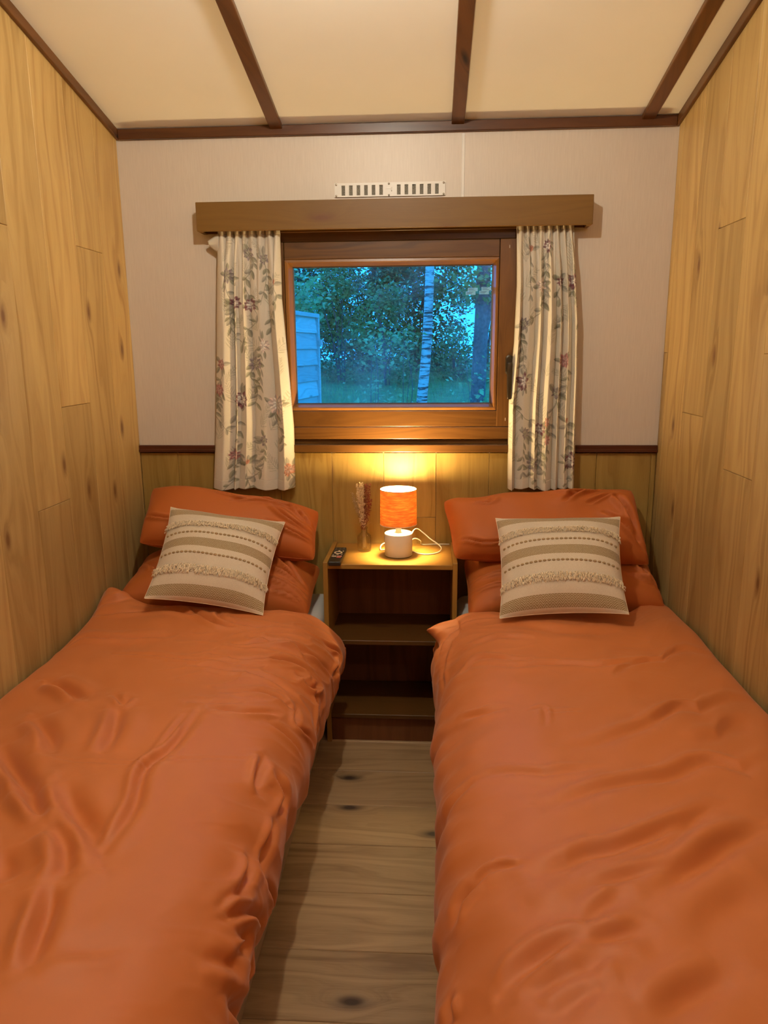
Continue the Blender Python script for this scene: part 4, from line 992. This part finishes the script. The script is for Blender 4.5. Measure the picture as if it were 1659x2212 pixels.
# ================================================================== BOTTLE VASE AND DRIED STEMS
def vase_build():
    vx, vy = 0.894, -0.118
    vs = tag(empty('bottle_vase', (vx, vy, TOPZ)), 'small ribbed clear glass bottle vase on the nightstand beside the lamp', 'vase')
    out = [(0.0, 0.0004), (0.022, 0.0004), (0.0255, 0.003), (0.0265, 0.008), (0.0262, 0.012), (0.0262, 0.052), (0.0245, 0.062), (0.019, 0.069), (0.0128, 0.073), (0.0115, 0.076), (0.0128, 0.078), (0.0115, 0.081), (0.0115, 0.088), (0.0135, 0.090), (0.0140, 0.0925), (0.0130, 0.0945)]
    inn = [(0.0105, 0.0940), (0.0095, 0.088), (0.0095, 0.075), (0.0165, 0.0665), (0.0220, 0.060), (0.0238, 0.051), (0.0238, 0.012), (0.0215, 0.008), (0.0, 0.0075)]
    v, f = lathe(out+inn, 96, 24, 0.028, (0.010, 0.063))
    g = Mat('clear_bottle_glass'); gl = g.n('BsdfGlass', {'Color': (0.97, 0.98, 0.96), 'Roughness': 0.0, 'IOR': 1.45})
    tr = g.n('BsdfTransparent', {'Color': (1.0, 1.0, 0.99)})
    link('glass_body', mesh(v, f, True), g.done(g.n('MixShader', {0: 0.3, 1: tr, 2: gl})), vs)
    # stems
    straw = plain('straw_stem', (0.42, 0.27, 0.10), 0.7); palefl = plain('pale_dried_florets', (0.86, 0.63, 0.36), 0.8, var=0.3, scale=80); rust = plain('rust_dried_florets', (0.22, 0.055, 0.022), 0.8, var=0.35, scale=80); beige = plain('beige_dried_florets', (0.40, 0.29, 0.15), 0.8, var=0.3, scale=80)
    r = np.random.default_rng(77)
    base_l = np.array([(0, 0, 1), (0.9, 0, 0), (-0.45, 0.78, 0), (-0.45, -0.78, 0), (0, 0, -0.6)])
    tri = [(0, 1, 2), (0, 2, 3), (0, 3, 1), (4, 2, 1), (4, 3, 2), (4, 1, 3)]
    def stem(tip, mat, n, spread, size, label, group, start, bend=0.0):
        root = tag(empty('dried_flower_stem', (vx, vy, TOPZ+0.010)), label, 'dried flower', group)
        o0 = Vector(root.location)
        a = Vector((r.uniform(-.008, .008), r.uniform(-.008, .008), 0.0)); nk = Vector((r.uniform(-.006, .006), r.uniform(-.006, .006), 0.080))
        T = Vector(tip)-o0
        mid = nk.lerp(T, 0.5)+Vector((bend, 0, 0))
        P = smooth_path([a, nk, mid, T], 8)
        v, f = tube(P, 0.0009, 5, taper=0.45); link('stem', mesh(v, f, True), straw, root)
        V_ = []; F_ = []; TW = []; TF = []
        for k in range(n):
            t = start+(1-start)*r.random()**0.85
            i = t*(len(P)-1); i0 = min(int(i), len(P)-2); p = P[i0].lerp(P[i0+1], i-i0)
            d = Vector((r.normal(), r.normal(), 0.9*abs(r.normal())+0.3)).normalized(); rad = spread*(0.35+0.65*math.sin(math.pi*min(1, (t-start)/(1-start)*0.85+0.12)))*r.uniform(0.25, 1.0)
            q = p+d*rad
            b = len(TW); TW += [p+Vector((.0003, 0, 0)), p-Vector((.0003, 0, 0)), q]; TF.append((b, b+1, b+2))
            sz = size*r.uniform(0.6, 1.3); b = len(V_); M3 = Matrix.Rotation(r.uniform(0, 6.28), 3, 'Z') @ Matrix.Rotation(r.uniform(0, 3.1), 3, 'X')
            V_ += [q+M3 @ Vector(w_)*sz for w_ in base_l]; F_ += [(x+b, y+b, z+b) for x, y, z in tri]
        o = link('florets', mesh(V_, F_), mat, root); o['kind'] = 'stuff'
        o = link('twigs', mesh(TW, TF), straw, root); o['kind'] = 'stuff'
    tops_p = [(0.868, -.112, .955), (0.880, -.125, .962), (0.889, -.110, .960), (0.874, -.130, .930)]
    for q, lab_ in zip(tops_p, ('leftmost tall pale peach dried floret stem in the glass vase', 'tallest pale peach dried floret stem in the glass vase', 'pale peach dried floret stem at the middle of the vase bunch', 'shorter pale peach dried floret stem at the back of the bunch')): stem(q, palefl, 230, 0.013, 0.0030, lab_, 'pale dried stems in the vase', 0.32)
    for q, lab_ in (((0.850, -.115, .925), 'upper wispy beige dried stem leaning furthest left in the vase'), ((0.857, -.12, .90), 'lower wispy beige dried stem on the left of the vase')): stem(q, beige, 110, 0.012, 0.0024, lab_, 'beige wisps in the vase', 0.45, -0.004)
    for q, lab_ in (((0.900, -.108, .955), 'dark rust dried stem touching the pale peach stems in the vase'), ((0.908, -.12, .960), 'tallest dark rust dried stem in the glass vase'), ((0.917, -.112, .958), 'tall dark rust dried stem nearest the lamp shade'), ((0.914, -.13, .92), 'mid height dark rust dried stem at the back of the vase'), ((0.922, -.118, .90), 'shortest dark rust dried stem, lowest on the lamp side')): stem(q, rust, 200, 0.011, 0.0026, lab_, 'rust dried stems in the vase', 0.30, 0.003)
    stem((0.862, -.115, .808), straw, 6, 0.002, 0.0008, 'bare straw stem sticking out low to the left of the vase', None, 0.7)
    stem((0.921, -.112, .812), straw, 6, 0.002, 0.0008, 'bare straw stem sticking out low to the right of the vase', None, 0.7)
vase_build()

# ================================================================== REMOTE CONTROL
def remote_build():
    rm = tag(empty('remote_control', (0.8045, -0.228, TOPZ)), 'black remote control with a pale ring button on the nightstand edge', 'remote control')
    bm = bmesh.new(); bm_box(bm, (-0.0225, -0.102, 0.0004), (0.0225, 0.102, 0.0165), 0.0045, 3)
    o = link('remote_body', bm_done(bm, True), BLACK, rm); o.data.polygons.foreach_set('use_smooth', [False]*len(o.data.polygons))
    pale = plain('pale_button', (0.75, 0.66, 0.48), 0.5); red = plain('red_button', (0.55, 0.09, 0.06), 0.5); dim = plain('grey_button', (0.16, 0.14, 0.12), 0.5)
    n = 40; v = []; f = []
    for R_, z in ((0.0105, 0.0164), (0.0105, 0.0176), (0.0150, 0.0178), (0.0155, 0.0164)):
        for k in range(n): v.append((R_*math.cos(2*math.pi*k/n), 0.022+R_*math.sin(2*math.pi*k/n), z))
    for i in range(3):
        for k in range(n): f.append((i*n+k, i*n+(k+1) % n, (i+1)*n+(k+1) % n, (i+1)*n+k))
    link('ring_button', mesh(v, f), pale, rm)
    vv, ff = lathe([(0.0, 0.0164), (0.009, 0.0164), (0.009, 0.0176), (0.0, 0.0178)], 24); link('centre_button', mesh([(x, y+0.022, z) for x, y, z in vv], ff), BLACK, rm)
    def btn(x, y, w_, h_, m_, nm='button'):
        bm = bmesh.new(); bm_box(bm, (x-w_/2, y-h_/2, 0.0160), (x+w_/2, y+h_/2, 0.0175), 0.0004); link(nm, bm_done(bm), m_, rm)
    for x in (-0.014, 0.0, 0.014):
        btn(x, 0.084, 0.0035, 0.006, dim); btn(x, 0.070, 0.006, 0.004, dim)
    btn(0.001, 0.045, 0.007, 0.008, pale); btn(0.0165, 0.042, 0.004, 0.006, pale); btn(-0.0165, 0.046, 0.004, 0.004, dim)
    btn(0.0, -0.004, 0.008, 0.006, pale); btn(-0.0155, 0.000, 0.003, 0.004, dim); btn(0.0155, 0.000, 0.006, 0.003, pale)
    btn(-0.0155, -0.010, 0.004, 0.005, pale); btn(0.0155, -0.012, 0.004, 0.005, dim)
    btn(-0.0100, -0.028, 0.0175, 0.007, pale); btn(0.0100, -0.028, 0.0175, 0.007, plain('pink_button', (0.60, 0.33, 0.26), 0.5))
    btn(-0.0105, -0.042, 0.006, 0.004, dim); btn(0.0085, -0.042, 0.0165, 0.006, red, 'red_button')
    rm.rotation_euler = (0, 0, 0.0)
remote_build()

# loose white lead hanging behind the right side of the nightstand
P = smooth_path([(1.2475, -0.020, 0.700), (1.2475, -0.028, 0.62), (1.2470, -0.035, 0.55), (1.2470, -0.030, 0.45), (1.2470, -0.022, 0.30)], 8)
v, f = tube([p-Vector((1.2475, -0.02, 0.30)) for p in P], 0.0016, 6)
tag(link('power_lead', mesh(v, f, True), CABLE, None, (1.2475, -0.02, 0.30)), 'white lead hanging between the nightstand side and the right bed', 'cable')

# ================================================================== CEILING LAMP (above the frame; the room's main light, plus an added fill bulb)
def ceiling_lamp(at, strength, colour, label):
    x, y, z = at; zc = ceil_z(y)
    cl_ = tag(empty('ceiling_lamp', (x, y, zc-0.012)), label, 'lamp')
    dz = z-(zc-0.012)
    v, f = lathe([(0.0, 0.0), (0.05, 0.0), (0.05, -0.018), (0.02, -0.024), (0.0, -0.024)], 32); link('ceiling_rose', mesh(v, f), WHITE, cl_)
    v, f = lathe([(0.0, -0.0245), (0.004, -0.0245), (0.004, dz+0.066), (0.017, dz+0.064), (0.017, dz+0.0305), (0.0, dz+0.0305)], 20); link('lamp_holder', mesh(v, f), WHITE, cl_)
    vv, ff = lathe([(0.0, -0.030), (0.012, -0.0275), (0.021, -0.021), (0.0275, -0.012), (0.030, 0.0), (0.0275, 0.012), (0.021, 0.021), (0.012, 0.0275), (0.0, 0.030)], 24)
    b = Mat('ceiling_bulb_glow'); em = b.n('Emission', {'Color': colour, 'Strength': strength})
    link('bulb', mesh(vv, ff, True), b.done(em), cl_, (0, 0, dz))
ceiling_lamp(CEILING_LAMP_AT, CEILING_LAMP_STRENGTH, CEILING_LAMP_COLOUR, 'small white ceiling lamp with a bare warm bulb above the beds')
ceiling_lamp(FILL_LAMP_AT, FILL_LAMP_STRENGTH, FILL_LAMP_COLOUR, 'added bare bulb fill lamp behind the camera, cooling the light on the left bed')

# ================================================================== OUTSIDE
def outside():
    def gz(y): return float(np.interp(y, [0, 5.5, 9, 11.5, 16, 40], [-0.05, 0.0, 0.60, 0.84, 0.98, 1.0]))
    xs = np.linspace(-14, 16, 61); ys = np.linspace(0.3, 34, 69); X, Y = np.meshgrid(xs, ys, indexing='ij')
    Z = np.interp(Y, [0, 5.5, 9, 11.5, 16, 40], [-0.05, 0.0, 0.60, 0.84, 0.98, 1.0])+0.03*smooth_noise(X, Y, 1.5, 3)
    grass = Mat('rough_lawn'); tc = grass.n('TexCoord'); nz = grass.n('TexNoise', {'Vector': tc.outputs['Object'], 'Scale': 6, 'Detail': 6})
    gm = grass.done(grass.bsdf(base=grass.ramp(nz.outputs[0], [(0.3, (0.08, 0.16, 0.05)), (0.7, (0.17, 0.30, 0.09))]), rough=0.9))
    structure(link('ground', fastmesh(np.stack([X, Y, Z], -1).reshape(-1, 3), grid_faces(61, 69)), gm))
    r = np.random.default_rng(5)
    # grass blades
    n = 9000; gx = r.uniform(-3, 5, n); gy = r.uniform(7.5, 14, n); g0 = np.interp(gy, [0, 5.5, 9, 11.5, 16], [-0.05, 0.0, 0.60, 0.84, 0.98])
    h = r.uniform(0.04, 0.16, n); an = r.uniform(0, 6.28, n); le = r.normal(0, 0.05, (n, 2)); w_ = 0.006
    V_ = np.stack([np.stack([gx-w_*np.cos(an), gy-w_*np.sin(an), g0-0.03], -1), np.stack([gx+w_*np.cos(an), gy+w_*np.sin(an), g0-0.03], -1), np.stack([gx+le[:, 0]+0.001, gy+le[:, 1], g0+h], -1), np.stack([gx+le[:, 0]-0.001, gy+le[:, 1], g0+h], -1)], 1).reshape(-1, 3)
    o = tag(link('grass', fastmesh(V_, np.arange(4*n).reshape(-1, 4), False), plain('grass_blades', (0.16, 0.30, 0.09), 0.8, var=0.3, scale=2)), 'tall grass blades growing over the lawn outside the window', 'grass', kind='stuff')
    def leafmat(nm, c):
        a = Mat(nm); tc = a.n('TexCoord'); nz = a.n('TexNoise', {'Vector': tc.outputs['Object'], 'Scale': 7, 'Detail': 4})
        col = a.ramp(nz.outputs[0], [(0.3, tuple(k*0.6 for k in c)), (0.7, tuple(min(1, k*1.25) for k in c))])
        return a.done(a.n('MixShader', {0: 0.3, 1: a.bsdf(base=col, rough=0.25), 2: a.n('BsdfTranslucent', {'Color': col})}))
    G = [leafmat('dark_green_leaf', (0.11, 0.22, 0.07)), leafmat('mid_green_leaf', (0.17, 0.33, 0.11)), leafmat('light_green_leaf', (0.30, 0.48, 0.20))]
    bark = plain('dark_bark', (0.12, 0.115, 0.11), 0.9, var=0.4, scale=25); twig = plain('pale_twig', (0.22, 0.20, 0.16), 0.8)
    def leaves(centres, size, seed, flat=0.5):
        rr = np.random.default_rng(seed); n = len(centres)
        d = rr.normal(size=(n, 3)); d[:, 2] = d[:, 2]*0.5-0.25; d /= np.linalg.norm(d, axis=1, keepdims=True)
        nn = rr.normal(size=(n, 3)); nn[:, 2] = np.abs(nn[:, 2])+flat; s = np.cross(d, nn); s /= np.linalg.norm(s, axis=1, keepdims=True)+1e-9
        L = size*rr.uniform(0.6, 1.3, (n, 1)); up_ = np.cross(s, d)
        V = np.stack([centres, centres+d*L*0.5+s*L*0.30+up_*L*0.06, centres+d*L, centres+d*L*0.5-s*L*0.30+up_*L*0.06], 1).reshape(-1, 3)
        return V
    def bush(name, label, cat, group, x, y, rad, top, n, size, mat, seed, bottom=None, trunk=0.05, stems=5, sparse=1.0):
        z0 = gz(y); root = tag(empty(name, (x, y, z0-0.05)), label, cat, group); o0 = np.array(root.location)
        rr = np.random.default_rng(seed); b = 0.15 if bottom is None else bottom
        tips = []; V_ = []; F_ = []
        for k in range(stems):
            a = rr.uniform(0, 6.28); e = rad*rr.uniform(0.2, 0.8); tip = (e*math.cos(a), e*math.sin(a), (top-z0)*rr.uniform(0.65, 1.0)); tips.append(tip)
            v, f = tube(smooth_path([(0.05*math.cos(a), 0.05*math.sin(a), 0), (0.35*tip[0]+rr.normal(0, .05), 0.35*tip[1], tip[2]*0.5), tip], 5), trunk*rr.uniform(.5, 1), 6, taper=0.25)
            c_ = len(V_); V_ += v; F_ += [tuple(i+c_ for i in q) for q in f]
        link('stems', mesh(V_, F_, True), bark, root)
        ncl = max(10, n//60); ca = rr.uniform(0, 6.28, ncl); cr_ = rad*np.sqrt(rr.uniform(0, 1, ncl)); cz = b+(top-z0-b)*rr.uniform(0, 1, ncl)
        prof = np.clip(np.sin(np.pi*np.clip((cz-b)/(top-z0-b)*0.85+0.12, 0, 1)), 0.2, 1)
        cc = np.stack([cr_*prof*np.cos(ca), cr_*prof*np.sin(ca), cz], -1)
        c = cc[rr.integers(0, ncl, n)]+rr.normal(size=(n, 3))*np.array((0.17, 0.17, 0.13))*sparse
        o = link('foliage', fastmesh(leaves(c, size, seed+1), np.arange(4*n).reshape(-1, 4), False), mat, root); o['kind'] = 'stuff'
        return root
    # tall back row of trees, then the nearer shrubs
    D_ = 'dense dark leafy tree in the back row beyond the lawn'
    for k, (x, y, rad, top, n) in enumerate([(-4.2, 15.0, 1.6, 4.8, 5200), (-2.0, 14.6, 1.5, 5.2, 6500), (-0.4, 15.4, 1.4, 5.0, 6500), (0.9, 14.8, 1.3, 4.2, 6000), (3.9, 15.2, 1.3, 4.4, 4500), (5.8, 15.0, 1.6, 4.8, 4500)]):
        bush('leafy_tree', 'dense dark leafy tree beyond the lawn, '+('furthest left of the back row', 'second from the left in the back row', 'third from the left behind the fence end', 'behind the saplings at the window centre', 'second from the right in the back row', 'furthest right of the back row')[k], 'tree', 'back row of trees', x, y, rad, top, int(n*2.4), 0.10, G[0], 100+k, 0.1, 0.05, 6)
    bush('thin_leafy_tree', 'thin dark tree with sky showing through, behind the birch', 'tree', None, 2.45, 15.4, 1.0, 4.6, 1500, 0.09, G[0], 140, 0.1, 0.05, 7, 1.5)
    M_ = 'mid green shrub at the edge of the lawn outside'
    for k, (x, y, rad, top, n) in enumerate([(-1.7, 11.3, 0.9, 2.9, 2600), (-0.55, 11.6, 0.75, 3.1, 2800), (0.35, 11.2, 0.65, 2.6, 1800), (1.65, 12.2, 0.6, 1.9, 1400), (2.75, 11.4, 0.55, 2.2, 1500), (3.9, 11.6, 0.8, 2.6, 1600)]):
        bush('green_shrub', 'mid green shrub at the lawn edge, '+('furthest left beyond the fence', 'just right of the fence end', 'behind the first sapling', 'low one between birch and dark trunk', 'just right of the dark trunk', 'furthest right')[k], 'shrub', 'shrubs along the lawn', x, y, rad, top, n, 0.085, G[1], 200+k, 0.12, 0.025, 6)
    for k, (x, y, top, n, lab) in enumerate([(-0.62, 6.6, 2.75, 900, 'tree branch crown of broad pale leaves above the fence'), (0.42, 7.2, 1.75, 260, 'spindly pale sapling in the middle of the window view'), (0.78, 7.6, 1.75, 200, 'second spindly sapling nearer the birch trunk'), (1.62, 6.3, 1.35, 200, 'leafy sapling at the foot of the dark trunk')]):
        bush('sapling', lab, 'sapling', None, x, y, (0.42, 0.20, 0.22, 0.25)[k], top, n, 0.075, G[2], 300+k, (1.7, 0.3, 0.3, 0.1)[k], (0.03, 0.009, 0.009, 0.008)[k], (4, 3, 3, 4)[k], 0.8)
    # birch
    bi = Mat('birch_bark'); tc = bi.n('TexCoord'); mp = bi.n('Mapping', {'Vector': tc.outputs['Object'], 'Scale': (2.0, 2.0, 16.0)}); nz = bi.n('TexNoise', {'Vector': mp, 'Scale': 1.6, 'Detail': 5, 'Roughness': 0.7})
    bm_ = bi.done(bi.bsdf(base=bi.ramp(nz.outputs[0], [(0.42, (0.05, 0.045, 0.04)), (0.52, (0.62, 0.60, 0.56))]), rough=0.8))
    t = tag(empty('birch_tree', (1.03, 7.6, gz(7.6)-0.1)), 'slim white barked birch leaning slightly, right of the window centre', 'tree')
    v, f = tube(smooth_path([(-0.02, 0, 0), (0.0, 0, 0.5), (0.06, 0.02, 1.2), (0.10, 0.0, 2.2), (0.12, 0, 3.6), (0.14, 0.02, 5.0)], 8), 0.082, 14, taper=0.55); link('trunk', mesh(v, f, True), bm_, t)
    rr = np.random.default_rng(9); c = np.stack([0.1+rr.normal(0, .7, 900), rr.normal(0, .7, 900), 4.6+rr.normal(0, .6, 900)], -1)
    o = link('foliage', fastmesh(leaves(c, 0.08, 3), np.arange(3600).reshape(-1, 4), False), G[1], t); o['kind'] = 'stuff'
    t = tag(empty('dark_tree', (1.79, 7.4, gz(7.4)-0.1)), 'thick dark tree trunk at the right side of the window view', 'tree')
    v, f = tube(smooth_path([(-0.02, 0, 0), (0, 0, 0.6), (0.02, 0.02, 1.3), (0.05, 0.0, 2.4), (0.05, 0, 4.5)], 8), 0.105, 14, taper=0.8); link('trunk', mesh(v, f, True), bark, t)
    v, f = tube(smooth_path([(0.03, 0, 1.25), (0.14, 0.0, 1.75), (0.30, 0.05, 2.4), (0.5, 0.05, 3.4)], 8), 0.05, 10, taper=0.6); link('branch', mesh(v, f, True), bark, t)
    c = np.stack([0.0+rr.normal(0, .22, 420), -0.1+rr.normal(0, .2, 420), 2.05+rr.normal(0, .16, 420)], -1)
    c2 = np.stack([0.1+rr.normal(0, .9, 900), rr.normal(0, .7, 900), 4.4+rr.normal(0, .6, 900)], -1); c = np.vstack([c, c2])
    o = link('foliage', fastmesh(leaves(c, 0.08, 31), np.arange(len(c)*4).reshape(-1, 4), False), G[1], t); o['kind'] = 'stuff'
    # overlapping board fence panel running away from the house
    A = Vector((-0.30, 3.3, 0.0)); B_ = Vector((-0.045, 5.0, 0.0)); d = (B_-A).normalized(); L = (B_-A).length
    FW = wood('weathered_fence', (0.62, 0.60, 0.56), (0.40, 0.38, 0.35), knot=(0.3, 0.28, 0.25), axis='Y', knots=0.6, rough=0.8, per_piece=0.22)
    fe = tag(empty('fence_panel', tuple(A)), 'weathered wooden overlap fence panel at the left of the window view', 'fence')
    fe.rotation_euler = (0, 0, math.atan2(-d.x, d.y))
    def fb(name, lo, hi, tilt=0.0):
        bm = bmesh.new(); c = [(a+b)/2 for a, b in zip(lo, hi)]; bm_box(bm, [a-k for a, k in zip(lo, c)], [b-k for b, k in zip(hi, c)], 0.003); o = link(name, bm_done(bm), FW, fe, c); o.rotation_euler = (0, tilt, 0); return o
    for k in range(11): fb('board', (0.012, 0.0, 0.04+k*0.158), (0.024, L-0.045, 0.04+k*0.158+0.185), -0.12)
    fb('top_cap', (-0.012, 0.0, 1.775), (0.052, L, 1.815)); fb('post', (-0.01, L-0.044, 0.0), (0.05, L, 1.774))
    for y_ in (0.05, L*0.52): fb('batten', (0.032, y_, 0.03), (0.050, y_+0.035, 1.774))
    fb('latch_block', (0.052, L-0.06, 1.50), (0.085, L-0.02, 1.56))
outside()
